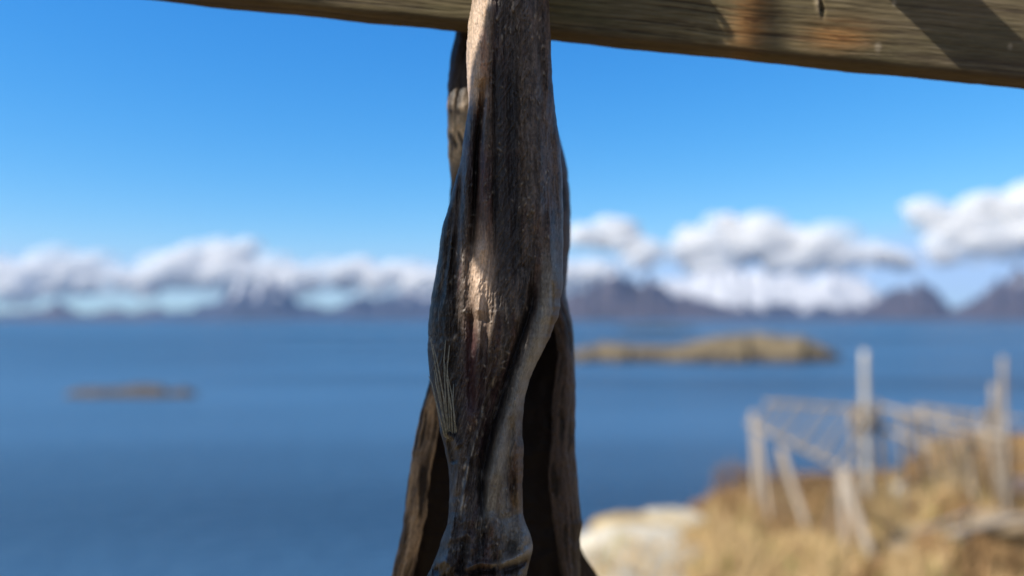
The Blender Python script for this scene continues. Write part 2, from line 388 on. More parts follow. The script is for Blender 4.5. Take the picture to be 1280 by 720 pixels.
nf_o = P(637, -300, DN)
near = empty('stockfish', tuple(nf_o))
tag(near, 'large dried stockfish hanging in front of the wooden beam, sharp wrinkled dark skin', 'stockfish', 'stockfish hung on the rack')
near_body(near, nf_o)

# ray fan of the pectoral fin on its left flank
def fin_rays():
    parts = []; r3 = random.Random(2)
    rays = [((558, 547), (551, 500), (541, 437), (537, 420)), ((560, 548), (555, 500), (547, 455), (541, 430)), ((556, 545), (548, 515), (540, 480), (536, 470)), ((561, 548), (557, 500), (555, 450), (557, 425)),
            ((563, 549), (561, 500), (559, 460), (562, 432)), ((566, 548), (564, 510), (559, 480), (556, 455)), ((569, 548), (568, 520), (564, 490), (560, 470)), ((557, 546), (552, 512), (545, 480), (543, 462)),
            ((572, 546), (568, 525), (566, 500), (567, 480)), ((559, 546), (554, 520), (549, 500), (548, 476))]
    for q, r in enumerate(rays):
        pts = []
        for i, (x, y) in enumerate(r):
            lift = (.437, .431, .4305, .433)[i] + .0006 * math.sin(q * 2.1 + i)
            pts.append(P(x, y, lift))
        pp = []
        for i in range(len(pts) - 1):
            for t in (0, .33, .66): pp.append(pts[i] * (1 - t) + pts[i + 1] * t)
        pp.append(pts[-1]); n = len(pp)
        parts.append(tube(pp, [.00055 * (1 - .65 * i / n) for i in range(n)], 6, 1))
    V, F = merge(parts); return V, F
V, F = fin_rays(); mesh_obj('fin_rays', V, F, M_RAY, near, origin=nf_o)
# tail fin at the very top (above the frame)
def tail_fin(px0, py0, d, name_parent, org, w=46, h=60):
    n, m = 26, 14; pts = []; cc = []
    for side in (1, -1):
        for j in range(m):
            for i in range(n):
                a = i / (n - 1) * 2 - 1; t = j / (m - 1)
                x = px0 + a * (14 + (w - 14) * t); y = py0 - h * t * (1 - .25 * (1 - abs(a))) + 4
                dd = d + .0012 * math.sin(i * 1.9) + side * .0012 * (1 - t * .5)
                pts.append(P(x, y, dd)); cc.append((.16 + .05 * math.sin(i * 1.9), .13, .10))
    A_ = grid_faces(m, n); B_ = A_[:, ::-1] + n * m
    rim = []
    idx = [i for i in range(n)] + [j * n + n - 1 for j in range(1, m)] + [(m - 1) * n + i for i in range(n - 2, -1, -1)] + [j * n for j in range(m - 2, 0, -1)]
    for a, b in zip(idx, idx[1:] + idx[:1]): rim.append((b, a, a + n * m, b + n * m))
    mesh_obj('tail_fin', np.array(pts), np.concatenate([A_, B_, np.array(rim)]), M_FISH, name_parent, cols=np.array(cc), origin=org)
tail_fin(637, -298, DN, near, nf_o)

# ------------------------------------------------------------------ far stockfish with the open belly
BL = [(-60, 600), (-20, 585), (30, 572), (50, 567), (75, 562), (100, 560), (150, 559), (200, 560), (225, 564), (245, 562), (270, 561), (300, 559), (350, 553), (400, 548), (440, 544), (470, 539), (500, 530), (540, 520),
      (580, 513), (620, 508), (660, 503), (700, 494), (720, 490), (800, 478), (900, 490), (1000, 520)]
BR = [(-60, 660), (-20, 672), (30, 682), (150, 693), (180, 702), (210, 709), (250, 712.5), (290, 713.5), (340, 709), (365, 707), (385, 711), (400, 715), (440, 718), (480, 720), (560, 719), (600, 722), (640, 726), (655, 728.5), (672, 725),
      (720, 725), (800, 730), (900, 715), (1000, 690)]
BLI = [(-60, 625), (60, 612), (380, 600), (450, 575), (500, 550), (540, 548), (580, 541), (600, 537), (640, 534), (680, 525), (720, 516), (800, 505), (1000, 550)]
BRI = [(-60, 640), (60, 640), (330, 650), (400, 690), (440, 698), (500, 691), (540, 689), (600, 685), (660, 692), (720, 701), (800, 706), (1000, 670)]
def far_body(parent, origin):
    ys = np.concatenate([np.arange(-60, 30, 4.), np.arange(30, 740, 1.6), np.arange(740, 1001, 6.)])
    l, r = smooth1(interp(BL, ys), 4), smooth1(interp(BR, ys), 3); li, ri = smooth1(interp(BLI, ys), 5), smooth1(interp(BRI, ys), 5)
    l = l + 1.1 * fbm(ys / 12, 0 * ys, seed=103); r = r + 1.0 * fbm(ys / 14, 0 * ys + 4, seed=105)
    li = li + 1.6 * fbm(ys / 14, 0 * ys + 9, seed=107); ri = ri + 1.6 * fbm(ys / 12, 0 * ys + 14, seed=109)
    dc = .562; op = sstep(250, 520, ys)                 # how far the belly is open
    N_ = len(ys); mid = (l + r) / 2; w = r - l
    f0 = .530 - .016 * sstep(50, 150, ys)                                   # lip depth
    T = .006 * FPX / .55                                 # wall thickness in px
    def pt(x, d): return np.stack([x, d + 0 * ys], -1)
    ctrl = [pt(li, f0 + .001), pt((l + li) / 2 - .12 * (li - l), f0 - .002), pt(l, f0 + .006), pt(l + .10 * w, f0 + .050), pt(mid, f0 + .068), pt(r - .10 * w, f0 + .050), pt(r, f0 + .014), pt((r + ri) / 2 + .1 * (r - ri), f0 - .001), pt(ri, f0 + .001),
            pt(ri + .35 * (r - ri), f0 + .006), pt(r - T, f0 + .018), pt(r - .13 * w - T * .5, f0 + .042), pt(mid, f0 + .060), pt(l + .13 * w + T * .5, f0 + .042), pt(l + T, f0 + .018), pt(li - .35 * (li - l), f0 + .006)]
    K = np.stack(ctrl, 1)                                # rows, ctrl, 2
    nseg = K.shape[1]; sub = 16; out = []
    for i in range(nseg):
        p0, p1, p2, p3 = K[:, i - 1], K[:, i], K[:, (i + 1) % nseg], K[:, (i + 2) % nseg]
        for s in range(sub):
            t = s / sub
            out.append(.5 * ((2 * p1) + (p2 - p0) * t + (2 * p0 - 5 * p1 + 4 * p2 - p3) * t * t + (3 * p1 - p0 - 3 * p2 + p3) * t ** 3))
    Q = np.stack(out, 1); nc = Q.shape[1]
    px, d = Q[..., 0], Q[..., 1]; Y = ys[:, None] + 0 * px
    arc = np.arange(nc)[None, :] + 0 * px
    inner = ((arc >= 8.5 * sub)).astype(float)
    fib = ridged(arc / 5.5 + 1.2 * fbm(Y / 70, arc / 30, seed=111), Y / 60, seed=113, oct=3)
    d = d + (-.0022 * (fib - .6) - .0012 * fbm(arc / 12, Y / 90, seed=115) - .0004 * noise(arc / 1.6, Y / 5, seed=117))
    V = P(px, Y, d)
    c = np.zeros(px.shape + (3,)) + np.array((.085, .065, .052)); 
    def mixc(c, col, f): return c * (1 - f[..., None]) + np.array(col) * f[..., None]
    leftm = (arc < 3.2 * sub) * 1.0
    c = mixc(c, (.50, .38, .25), leftm * sstep(-.5, .3, fbm(arc / 9, Y / 60, seed=119)) * .8 * sstep(420, 520, Y))
    c = mixc(c, (.045, .034, .026), leftm * (1 - sstep(420, 500, Y)) * .8)
    c = mixc(c, (.85, .72, .50), leftm * np.exp(-((Y - 172) / 34) ** 2) * .85)  # sunlit band below the beam, put into the colour
    c = mixc(c, (.015, .010, .008), sstep(.62, .42, fib) * .85); c = c * (1 + .8 * fbm(arc / 2.0, Y / 30, seed=123, oct=3))[..., None] * np.array((1.0, .85, .72))
    rightm = ((arc > 4.8 * sub) & (arc < 8.5 * sub)) * 1.0
    c = mixc(c, (.075, .050, .040), rightm * .7 * sstep(.4, .75, fib))
    c = mixc(c, (.012, .006, .006), inner * .93)  # shade inside the belly cavity painted near black
    nr = len(ys); F = grid_faces(nr, nc, True)
    # end caps: strips across the wall
    caps = []
    for o in (0, (nr - 1) * nc):
        a = np.arange(0, nc // 2 - 1); q = np.stack([a, a + 1, nc - 2 - a, nc - 1 - a], -1) + o; caps.append(q)
    F = np.concatenate([F] + caps)
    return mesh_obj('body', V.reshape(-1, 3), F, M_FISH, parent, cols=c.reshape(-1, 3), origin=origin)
ff_o = P(632, -60, .562)
far = empty('stockfish', tuple(ff_o))
tag(far, 'dried stockfish behind the beam with its dark belly flaps hanging open below the near fish', 'stockfish', 'stockfish hung on the rack')
far_body(far, ff_o)
# the loose collar flap that sticks out low on the right
def collar():
    ys = np.arange(676, 860, 3.); cols_ = 26; V = []; c = []
    for side in (0, 1):
        for y in ys:
            o = float(interp([(676, 722), (690, 728), (705, 737), (720, 748), (760, 768), (860, 775)], y)); i = 708.
            for k in range(cols_):
                t = k / (cols_ - 1); x = i + (o - i) * t
                V.append(P(x + .6 * noise(y / 8, 0., seed=121), y, .60 + .006 * (1 - t) + .0012 * math.sin(k * 1.3 + y / 30) + side * .004 * (1.05 - t)))
                c.append((.085, .065, .05))
    n, m = cols_, len(ys); A_ = grid_faces(m, n); B_ = A_[:, ::-1] + n * m
    idx = [i for i in range(n)] + [j * n + n - 1 for j in range(1, m)] + [(m - 1) * n + i for i in range(n - 2, -1, -1)] + [j * n for j in range(m - 2, 0, -1)]
    rim = [(b, a, a + n * m, b + n * m) for a, b in zip(idx, idx[1:] + idx[:1])]
    mesh_obj('collar_flap', np.array(V, dtype=float).reshape(-1, 3), np.concatenate([A_, B_, np.array(rim)]), M_FISH, far, cols=np.array(c), origin=ff_o)
collar()

# ------------------------------------------------------------------ the board the fish hang on
TILT = math.atan(.1030)
BF, BB = .492, .513                                       # front and rear face (world y)
def board():
    L0, L1 = -1.5, 1.7; BH = .125; ZB = .1822               # underside height at x = 0
    xs = np.concatenate([np.linspace(L0, -.33, 60), np.linspace(-.3295, .42, 950), np.linspace(.4205, L1, 60)])
    # rounded rectangle cross-section, (y, z) with outward normal
    sec = []; r = .004
    nz = 170
    for z in np.linspace(r, BH - r, nz): sec.append((BF, z, -1, 0))
    for a in np.linspace(0, math.pi / 2, 6)[1:-1]: sec.append((BF + r - r * math.cos(a), BH - r + r * math.sin(a), -math.cos(a), math.sin(a)))
    for y in np.linspace(BF + r, BB - r, 24): sec.append((y, BH, 0, 1))
    for a in np.linspace(0, math.pi / 2, 6)[1:-1]: sec.append((BB - r + r * math.sin(a), BH - r + r * math.cos(a), math.sin(a), math.cos(a)))
    for z in np.linspace(BH - r, r, 40): sec.append((BB, z, 1, 0))
    for a in np.linspace(0, math.pi / 2, 6)[1:-1]: sec.append((BB - r + r * math.cos(a), r - r * math.sin(a), math.cos(a), -math.sin(a)))
    for y in np.linspace(BB - r, BF + r, 34): sec.append((y, 0, 0, -1))
    for a in np.linspace(0, math.pi / 2, 6)[1:-1]: sec.append((BF + r - r * math.sin(a), r - r * math.cos(a), -math.sin(a), -math.cos(a)))
    sec = np.array(sec); nc = len(sec)
    X = xs[:, None] + 0 * sec[None, :, 0]; Yv = sec[None, :, 0] + 0 * X; Z = sec[None, :, 1] + 0 * X
    # grain runs along x; it bends round the knots
    knots = [(.147, .022, .0075), (.203, .0155, .007), (.60, .06, .01), (-.5, .05, .01)]
    g = Z * 1000 + Yv * 700
    kn = np.zeros_like(X); amber = np.zeros_like(X)
    for kx, kz, kr in knots:
        dd = np.hypot((X - kx) * .55, Z - kz); g = g + 2.2 * np.exp(-(dd / .016) ** 2)
        amber = np.maximum(amber, np.exp(-(np.hypot((X - kx) * (1.1 if kx < .18 else .55), (Z - kz - .1 * (X - kx)) * (.45 if kx < .18 else 1.2)) / (kr * 1.5)) ** 2)); kn = np.maximum(kn, np.exp(-(dd / kr) ** 2))
    g = g + 2.2 * fbm(X * 9, Z * 20, seed=201, oct=2)
    r1 = ridged(g / 1.9, X * 9, seed=203, oct=4); r2 = fbm(g / .8, X * 45, seed=205, oct=3)
    crack = np.exp(-((g - 26 - 2 * noise(X * 12, 0 * X, seed=207)) / .6) ** 2) * sstep(.0, .2, noise(X * 8, 0 * X + 3, seed=209)) \
          + np.exp(-((g - 371 + 8 * X * 10) / .45) ** 2) * 0
    dz = .0009 * (r1 - .6) * (.5 + .9 * sstep(-.3, .4, fbm(X * 10, Z * 25, seed=223))) + .00035 * r2 - .0016 * crack - .0012 * kn * 0 
    # one torn splinter and small dents
    u, v = X - .188, Z - .036
    spl = np.exp(-((u + .25 * v) / .0016) ** 2 - (v / .006) ** 2); dz = dz - .004 * np.exp(-((u + .25 * v - .002) / .0012) ** 2 - ((v + .003) / .005) ** 2) + .002 * spl
    dz = dz + .0007 * fbm(X * 30, Z * 30, seed=213, oct=3)
    Yv = Yv + sec[None, :, 2] * dz; Z2 = Z + sec[None, :, 3] * dz
    xx = X * math.cos(TILT) + Z2 * math.sin(TILT); zz = ZB - X * math.sin(TILT) + Z2 * math.cos(TILT)
    def mixc(c, col, f): return c * (1 - f[..., None]) + np.array(col) * np.asarray(f)[..., None]
    c = np.zeros(X.shape + (3,)) + np.array((.21, .185, .105))
    c = mixc(c, (.30, .275, .165), sstep(.5, .8, r1) * .8)
    c = mixc(c, (.085, .068, .042), sstep(.62, .40, r1) * .85)
    c = mixc(c, (.20, .21, .10), sstep(0, .5, fbm(X * 14, Z * 60, seed=215)) * .4)
    c = mixc(c, (.40, .38, .30), sstep(.25, .6, r2) * .35)
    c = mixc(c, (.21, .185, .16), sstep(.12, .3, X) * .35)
    c = mixc(c, (.55, .30, .11), np.clip(amber * (1.0 + .9 * r2) * (.6 + .8 * (r1 - .2)), 0, 1) * .8)
    c = mixc(c, (.16, .07, .03), kn * sstep(0, .6, noise(g / 1.2, X * 200, seed=217)) * .6)
    c = mixc(c, (.6, .56, .45), np.clip(spl * 1.2, 0, 1) * .9)
    for sx, sz, sr in ((.228, .011, .0022), (.236, .04, .0014), (.31, .02, .0016), (.186, .052, .0018), (.192, .062, .0014), (-.12, .02, .0015), (.125, .055, .0014), (.275, .05, .0015)):
        c = mixc(c, (.55, .52, .42), np.exp(-(np.hypot(X - sx, (Z - sz) * .7) / sr) ** 4) * .8)
    c = mixc(c, (.02, .016, .012), np.clip(crack, 0, 1) * .85)
    c = c * (.64 + .22 * fbm(X * 16, Z * 14, seed=221, oct=3))[..., None] * np.array((.92, .80, .69)) * (1 + .35 * fbm(g / 1.1, X * 30, seed=219, oct=3))[..., None]
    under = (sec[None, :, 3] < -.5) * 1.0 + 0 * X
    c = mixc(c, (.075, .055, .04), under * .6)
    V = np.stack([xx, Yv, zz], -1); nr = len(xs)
    org = np.array((0, (BF + BB) / 2, ZB))
    F = grid_faces(nr, nc, True)
    a = np.arange(0, nc // 2 - 1)
    F = np.concatenate([F, np.stack([a, a + 1, nc - 2 - a, nc - 1 - a], -1), np.stack([a, a + 1, nc - 2 - a, nc - 1 - a], -1)[:, ::-1] + (nr - 1) * nc])
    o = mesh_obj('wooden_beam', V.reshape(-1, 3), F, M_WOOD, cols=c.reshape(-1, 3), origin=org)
    tag(o, 'weathered wooden board across the top with orange knots, two stockfish hung over it', 'beam')
    return o
beam = board()

# twine that ties both tails over the board (above the frame)
tie = P(637, -285, DN); ft = np.array(ff_o)
V1, F1 = tube([tuple(tie + (0, -.01, 0)), tuple(tie + (0, .005, .012)), (tie[0], .492, .3145), (tie[0], .514, .3135), (tie[0], .522, .300), (ft[0], ft[1], ft[2] + .012), (ft[0], ft[1], ft[2] - .012)], [.0016] * 7, 8)
ring = [tuple(tie + (.0115 * math.cos(t), .011 * math.sin(t), .001 * math.sin(2 * t))) for t in np.linspace(0, 2 * math.pi, 25)]
V2, F2 = tube(ring, [.0016] * 25, 8)
V, F = merge([(V1, F1), (V2, F2)])
tw = mesh_obj('twine', V, F, M_TWINE, origin=tie); tag(tw, 'thin green twine tying the two fish tails over the top of the beam', 'twine')

# ------------------------------------------------------------------ the sun's direction and unseen neighbours added to shade the fish
SUN = Vector((1.0, .45, -1.0)).normalized()               # the way light travels

def rail(name, a, b, r, label, mat=None, group=None, seed=0):
    pts = [Vector(a) * (1 - t) + Vector(b) * t + Vector((0, 0, .006 * math.sin(t * 7 + seed))) for t in np.linspace(0, 1, 26)]
    V, F = tube(pts, [r * (1 + .05 * math.sin(i * 1.7 + seed)) for i in range(26)], 16, 1, .06, seed)
    o = mesh_obj(name, V, F, mat or M_RAIL, origin=Vector(a)); tag(o, label, 'rail', group); return o

# a rail laid across the top of the beam, it throws the slanting shadow on the right
rail('cross_rail', (.146, -1.3, .318), (.145, .545, .313), .021, 'round rail lying across the top of the beam, just right of the two fish', seed=1)
OCC = []
def occluder(x, y, z, rot, label, sx=1.0):
    o = copy_tree(near); o.location = (x, y, z); o.rotation_euler = (0, 0, rot); o.scale = (sx, sx, sx)
    tag(o, label, 'stockfish', 'stockfish hung on the rack'); OCC.append(o); return o
UA = Vector((-SUN.y, SUN.x, 0)).normalized()              # sideways as the sun sees it
def shade_fish(t, tab, thick, seed, label):
    '''an unseen stockfish hung nearer the sun, shaped to cast the wanted shade; tab: (v, u left, u right) outline across the sun's path'''
    base = Vector((0, .435, 0)) - Vector((1, .45, -1)) * t
    fw = Vector((SUN.x, SUN.y, 0)).normalized(); tab = sorted(tab)
    v = np.linspace(tab[0][0], tab[-1][0], 260); a = np.interp(v, [q[0] for q in tab], [q[1] for q in tab]); b = np.interp(v, [q[0] for q in tab], [q[2] for q in tab])
    a = smooth1(a, 2) + .0012 * fbm(v * 90, 0 * v, seed=seed); b = smooth1(b, 2) + .0012 * fbm(v * 90, 0 * v, seed=seed + 3)
    z = (v - .615 * base.x - .277 * (base.y - .435)) / .738
    w = np.linspace(0, 2 * math.pi, 72, endpoint=False); W, Z = np.meshgrid(w, z)
    c, h = ((a + b) / 2)[:, None], ((b - a) / 2)[:, None]
    uu = c + h * np.cos(W); ff = np.sin(W) * np.minimum(thick, np.abs(h) * .8) * (1 + .3 * fbm(W * 3, Z * 25, seed=seed + 5)) + .002 * ridged(np.cos(W) * 6, Z * 14, seed=seed + 6)
    V = np.stack([base.x + UA.x * uu + fw.x * ff, base.y + UA.y * uu + fw.y * ff, Z], -1)
    col = np.zeros(V.shape) + np.array((.12, .09, .075)); col = col * (1 + .5 * fbm(uu * 300, Z * 30, seed=seed + 8))[..., None]
    n = len(z); F = grid_faces(n, 72, True)
    k = np.arange(0, 72, 2); Vv = V.reshape(-1, 3); Vv = np.concatenate([Vv, [V[0].mean(0), V[-1].mean(0)]]); Cv = np.concatenate([col.reshape(-1, 3), [col[0, 0], col[-1, 0]]])
    o_ = (n - 1) * 72
    F = np.concatenate([F, np.stack([np.full_like(k, n * 72), (k + 2) % 72, k + 1, k], -1), np.stack([np.full_like(k, n * 72 + 1), o_ + k, o_ + k + 1, o_ + (k + 2) % 72], -1)])
    org = V[-1].mean(0); root = empty('stockfish', tuple(org)); tag(root, label, 'stockfish', 'stockfish hung on the rack')
    mesh_obj('body', Vv, F, M_FISH, root, cols=Cv, origin=org)
    return org
n1 = shade_fish(.36, [(-.24, -.03, .0), (-.20, -.045, .012), (-.10, -.04, .014), (-.06, -.04, .013), (-.034, -.04, .010), (-.024, -.038, -.001), (-.008, -.038, -.005), (.006, -.037, -.003), (.019, -.036, .013), (.05, -.034, .024), (.070, -.032, .022), (.085, -.031, .010), (.10, -.030, .003), (.12, -.028, -.003), (.16, -.022, -.006), (.24, -.018, -.008), (.36, -.014, -.006)],
          .02, 601, 'unseen stockfish shape added to cast shade, on the higher rail just left of and above the picture, the nearer of two')
n2 = shade_fish(.43, [(-.26, .03, .07), (-.22, .008, .11), (-.12, .003, .135), (-.06, .000, .135), (-.036, .003, .13), (-.022, .0105, .13), (-.003, .0115, .13), (.016, .006, .128), (.050, .012, .125), (.066, .016, .122), (.076, .028, .112), (.086, .032, .085), (.10, .033, .065), (.122, .032, .055), (.150, .010, .055), (.23, .010, .052), (.41, .025, .05)],
          .03, 621, 'unseen stockfish shape added to cast shade, on the higher rail just left of and above the picture, the farther of two')

rail('rail', (n2[0] - .9, n2[1] + .02, .86), (n1[0] + 1.9, n1[1] - .04, .86), .022, 'round rail above the picture that carries the two shading stockfish', seed=3)
for k_, (x_, y_, top_, lab_) in enumerate([(-1.35, .56, 1.25, 'upright post far left outside the picture carrying the end of the beam'), (1.55, .56, 1.25, 'upright post far right outside the picture carrying the end of the beam')]):
    V, F = tube([(x_, y_ + .003, -2.2 + (top_ + 2.2) * t) for t in np.linspace(0, 1, 14)], [.045] * 14, 14, 1, .06, k_)
    o = mesh_obj('post', V, F, M_RAIL, origin=(x_, y_, -2.2)); tag(o, lab_, 'post')
for k_, x_ in enumerate((-1.28, 1.47)):
    rail('bearer', (x_, -1.2, .83), (x_, 1.0, .83), .025, 'short bearer rail at the %s post, above and outside the picture' % ('left', 'right')[k_], seed=7 + k_)
# ------------------------------------------------------------------ terrain
EDGE_R = [(-1400, 7), (0, 7), (500, 9), (650, 15), (728, 20), (800, 22), (870, 24), (900, 25), (960, 30), (1060, 34), (1120, 36), (1165, 45), (1200, 62), (1300, 70), (1700, 80), (2600, 60)]
SILY = [(-1400, 820), (0, 830), (500, 790), (650, 720), (728, 668), (780, 648), (850, 634), (890, 628), (930, 612), (1060, 600), (1120, 596), (1165, 545), (1195, 497), (1300, 488), (1700, 485), (2600, 520)]
def terr_z(px, r):
    """height of the ground at azimuth px (where the azimuth meets the picture) and distance r"""
    re = interp(EDGE_R, px); ze = -(interp(SILY, px) - 400) / FPX * re
    # plateau profile: from -1.65 under the camera to ze at the edge, below the line of sight
    t = np.clip(r / re, 0, 1)
    sight = ze * t
    z = np.minimum(-1.65 - .12 * r, sight - (1 - t) * (1.0 + .078 * re) * np.minimum(1, r / 6)) * 1.0
    z = np.where(r < 3, -1.65 - .35 * r * 0 - .12 * r, z)
    z = z * sstep(2, 6, r) + (-1.65 - .12 * r) * (1 - sstep(2, 6, r))
    # beyond the edge it drops to the shore
    over = np.maximum(r - re, 0)
    z = z - .55 * over - .02 * over ** 2
    z = z + .16 * fbm(px / 60, r / 2.2, seed=301) * sstep(3, 8, r) + .35 * fbm(px / 200, r / 9, seed=303) * sstep(6, 14, r) * .5
    return np.maximum(z, SEA - 6)
def world_at(px, r, z):
    az = (px - 640) / FPX; k = 1 / math.sqrt(1)
    return np.stack(np.broadcast_arrays(az * r, r * 1.0, z), -1)
def terrain():
    # azimuth from far left to far right in front, and a simple apron behind
    pxs = np.concatenate([np.linspace(-1400, 500, 60), np.linspace(510, 1400, 240), np.linspace(1420, 2600, 50)])
    rs = np.concatenate([np.linspace(-3, 0, 6), np.linspace(.5, 14, 40), np.linspace(14.3, 90, 260), np.linspace(92, 170, 30)])
    PX, RR = np.meshgrid(pxs, rs)
    Rp = np.maximum(RR, .3)
    Z = terr_z(PX, np.maximum(RR, 0)); 
    V = world_at(PX, Rp, Z)
    V[..., 0] = np.where(RR < 14, (PX - 640) / FPX * np.maximum(Rp, 14 * .35 + .65 * Rp), V[..., 0])
    V[..., 1] = RR
    c = np.zeros(PX.shape + (3,)) + np.array((.20, .135, .06))
    X, Yw = V[..., 0], V[..., 1]
    def mixc(c, col, f): return c * (1 - f[..., None]) + np.array(col) * f[..., None]
    c = mixc(c, (.44, .30, .13), sstep(-.2, .4, fbm(X / 2.2, Yw / 2.2, seed=305)))
    c = mixc(c, (.12, .10, .035), sstep(.1, .5, fbm(X / 1.6, Yw / 3, seed=307)) * .5)
    c = mixc(c, (.15, .095, .045), sstep(31, 40, Yw) * .85)
    c = mixc(c, (.50, .44, .33), (1 - sstep(830, 900, PX + 30 * fbm(X, Yw / 1.5, seed=309))) * sstep(9, 12, Yw) * .9)
    steep = sstep(.5, 3, RR - interp(EDGE_R, PX)); c = mixc(c, (.24, .21, .18), steep)
    o = mesh_obj('ground', V.reshape(-1, 3), grid_faces(len(rs), len(pxs)), M_TERR, cols=c.reshape(-1, 3))
    tag(o, 'golden dry grassy hillside sloping down to the shore at lower right', 'ground', kind='structure')
terrain()
def gpt(px, r): return Vector((float((px - 640) / FPX * r), float(r), float(terr_z(np.float64(px), np.float64(r)))))
def gdist(px, py, lo=10, hi=75):
    """first distance at which the ground is seen at that picture point"""
    for r in np.arange(lo, hi, .25):
        if (400 - float(terr_z(np.float64(px), np.float64(r))) / r * -FPX * -1) * 1 <= py and 400 - float(terr_z(np.float64(px), np.float64(r))) / r * FPX <= py: return r
    return hi

# dry grass: tufts of blades
def grass():
    n = 52000
    u = RNG.random(n); px = 690 + 760 * RNG.random(n); re = interp(EDGE_R, px)
    r = 11 + (re + 1.5 - 11) * RNG.random(n) ** .8
    dens = fbm(px / 40, r / 3, seed=311)
    keep = (dens + .9 * RNG.random(n) > .05) & ~((px < 862 + 55 * fbm(px / 30, r / 1.2, seed=317)) & (RNG.random(n) < .95))
    px, r = px[keep], r[keep]; n = len(px)
    z = terr_z(px, r); base = world_at(px, r, z)
    h = .16 + .34 * RNG.random(n); h *= np.where(px < 880, .5, 1); a = RNG.random(n) * 6.28; lean = .5 * RNG.random(n)
    w = .018 + .02 * RNG.random(n)
    side = np.stack([np.cos(a), np.sin(a), 0 * a], 1) * w[:, None]; ld = np.stack([-np.sin(a), np.cos(a), 0 * a], 1) * (h * lean)[:, None] + np.array((.12, .03, 0)) * h[:, None]
    up = np.array((0, 0, 1.)) * h[:, None]
    V = np.stack([base - side, base + side, base + up * .55 + ld * .4 + side * .8, base + up * .55 + ld * .4 - side * .8, base + up + ld + side * .12, base + up + ld - side * .12], 1)
    i = np.arange(n)[:, None] * 6
    F = np.concatenate([i + np.array([[0, 1, 2, 3]]), i + np.array([[3, 2, 4, 5]])])
    t = RNG.random((n, 1)); gold = np.array((.60, .43, .21)); tan = np.array((.48, .34, .18)); rust = np.array((.30, .17, .08)); green = np.array((.20, .24, .06))
    c = gold * t + tan * (1 - t); m = ((fbm(px / 60, r / 4, seed=313) > .2) | (r > 31) | ((np.abs(px - 985) < 95) & (r > 18.5) & (RNG.random(n) < .8)))[:, None]; c = np.where(m, c * .25 + rust * .75, c)
    g = (RNG.random(n) < .06)[:, None]; c = np.where(g, green, c)
    o = mesh_obj('grass', V.reshape(-1, 3), F, M_GRASS, cols=np.repeat(c, 6, 0), smooth=False)
    tag(o, 'long dry golden grass covering the hillside at lower right', 'grass', kind='stuff')
grass()

# boulders and outcrops
def boulder(cx, cy, cz, sx, sy, sz, seed, col, label, name='boulder', rot=0., cat='rock', group=None, lab2=None):
    nu, nv = 72, 40; V = []; u = np.linspace(0, 2 * math.pi, nu, endpoint=False); v = np.linspace(0.02, math.pi - .02, nv)
    U, W = np.meshgrid(u, v); x, y, z = np.cos(U) * np.sin(W), np.sin(U) * np.sin(W), np.cos(W)
    k = 1 + .28 * fbm(x * 1.6 + seed, y * 1.6, z * 1.6, seed=seed, oct=4) + .10 * (1 - 2 * np.abs(fbm(x * 3 + seed, y * 3, z * 3, seed=seed + 5, oct=3)))
    x, y, z = [np.sign(q) * np.abs(q) ** .8 for q in (x, y, z)]
    x, y, z = x * k * sx, y * k * sy, z * k * sz
    cr, sr = math.cos(rot), math.sin(rot); x, y = x * cr - y * sr, x * sr + y * cr
    c = np.array(col)[None, None] * (1 + .35 * fbm(x * 1.1, y * 1.1, z * 1.6, seed=seed + 9, oct=4))[..., None]
    li = sstep(.1, .5, fbm(x * .8, y * .8, z * .8, seed=seed + 12)); c = c * (1 - .45 * li[..., None]) + np.array((.42, .29, .10)) * .45 * li[..., None]
    Vv = np.stack([x + cx, y + cy, z + cz], -1).reshape(-1, 3); F = grid_faces(nv, nu, True)[:, ::-1]
    top, bot = Vv[:nu].mean(0), Vv[-nu:].mean(0); kk = np.arange(0, nu, 2); b = (nv - 1) * nu
    Vv = np.concatenate([Vv, [top, bot]]); C2 = np.concatenate([c.reshape(-1, 3), [c[0, 0], c[-1, 0]]])
    F = np.concatenate([F, np.stack([np.full_like(kk, nv * nu), kk, kk + 1, (kk + 2) % nu], -1), np.stack([np.full_like(kk, nv * nu + 1), b + (kk + 2) % nu, b + kk + 1, b + kk], -1)])
    o = mesh_obj(name, Vv, F, M_ROCK, cols=C2, origin=(cx, cy, cz - sz * .6)); tag(o, label, cat, group); return o
def rock_at(px, py, r, wpx, hpx, seed, col, label, rot=0., depth=None, group='rocks on the hillside'):
    """a rock whose middle is seen at (px, py) at distance r"""
    c = ((px - 640) / FPX * r, r, -(py - 400) / FPX * r); s = r / FPX / 2
    return boulder(c[0], c[1], c[2], wpx * s, (depth or wpx * .8) * s, hpx * s, seed, col, label, rot=rot, group=group)
PALE = (.56, .50, .40)
rock_at(780, 706, 18.5, 150, 92, 1, (.56, .52, .43), 'big white rock outcrop at the hill edge, right beside the hanging fish')
rock_at(742, 695, 19.0, 70, 58, 2, (.50, .42, .29), 'tan rock at the cliff edge behind the fish, left of the big white outcrop')
rock_at(835, 668, 21.5, 95, 62, 3, (.58, .52, .40), 'pale rounded rock on the skyline between the white outcrop and the brown bush')
rock_at(782, 662, 21, 90, 38, 4, (.50, .38, .20), 'ochre rock ledge above the big white outcrop')
rock_at(1130, 618, 30, 42, 30, 5, (.58, .55, .48), 'small pale rock in the grass under the middle of the rack')
rock_at(1150, 668, 21, 90, 22, 6, (.30, .225, .14), 'long low grey rock right of the leaning strut', rot=.3)
rock_at(1240, 650, 22, 80, 20, 7, (.30, .23, .15), 'long flat rock at the right edge of the grass slope', rot=.2)
rock_at(1115, 690, 19, 46, 24, 8, (.46, .38, .30), 'small brown rock at the foot of the leaning strut')
rock_at(1275, 605, 28, 26, 18, 9, (.55, .42, .36), 'small pinkish rock at the right edge below the tall post')
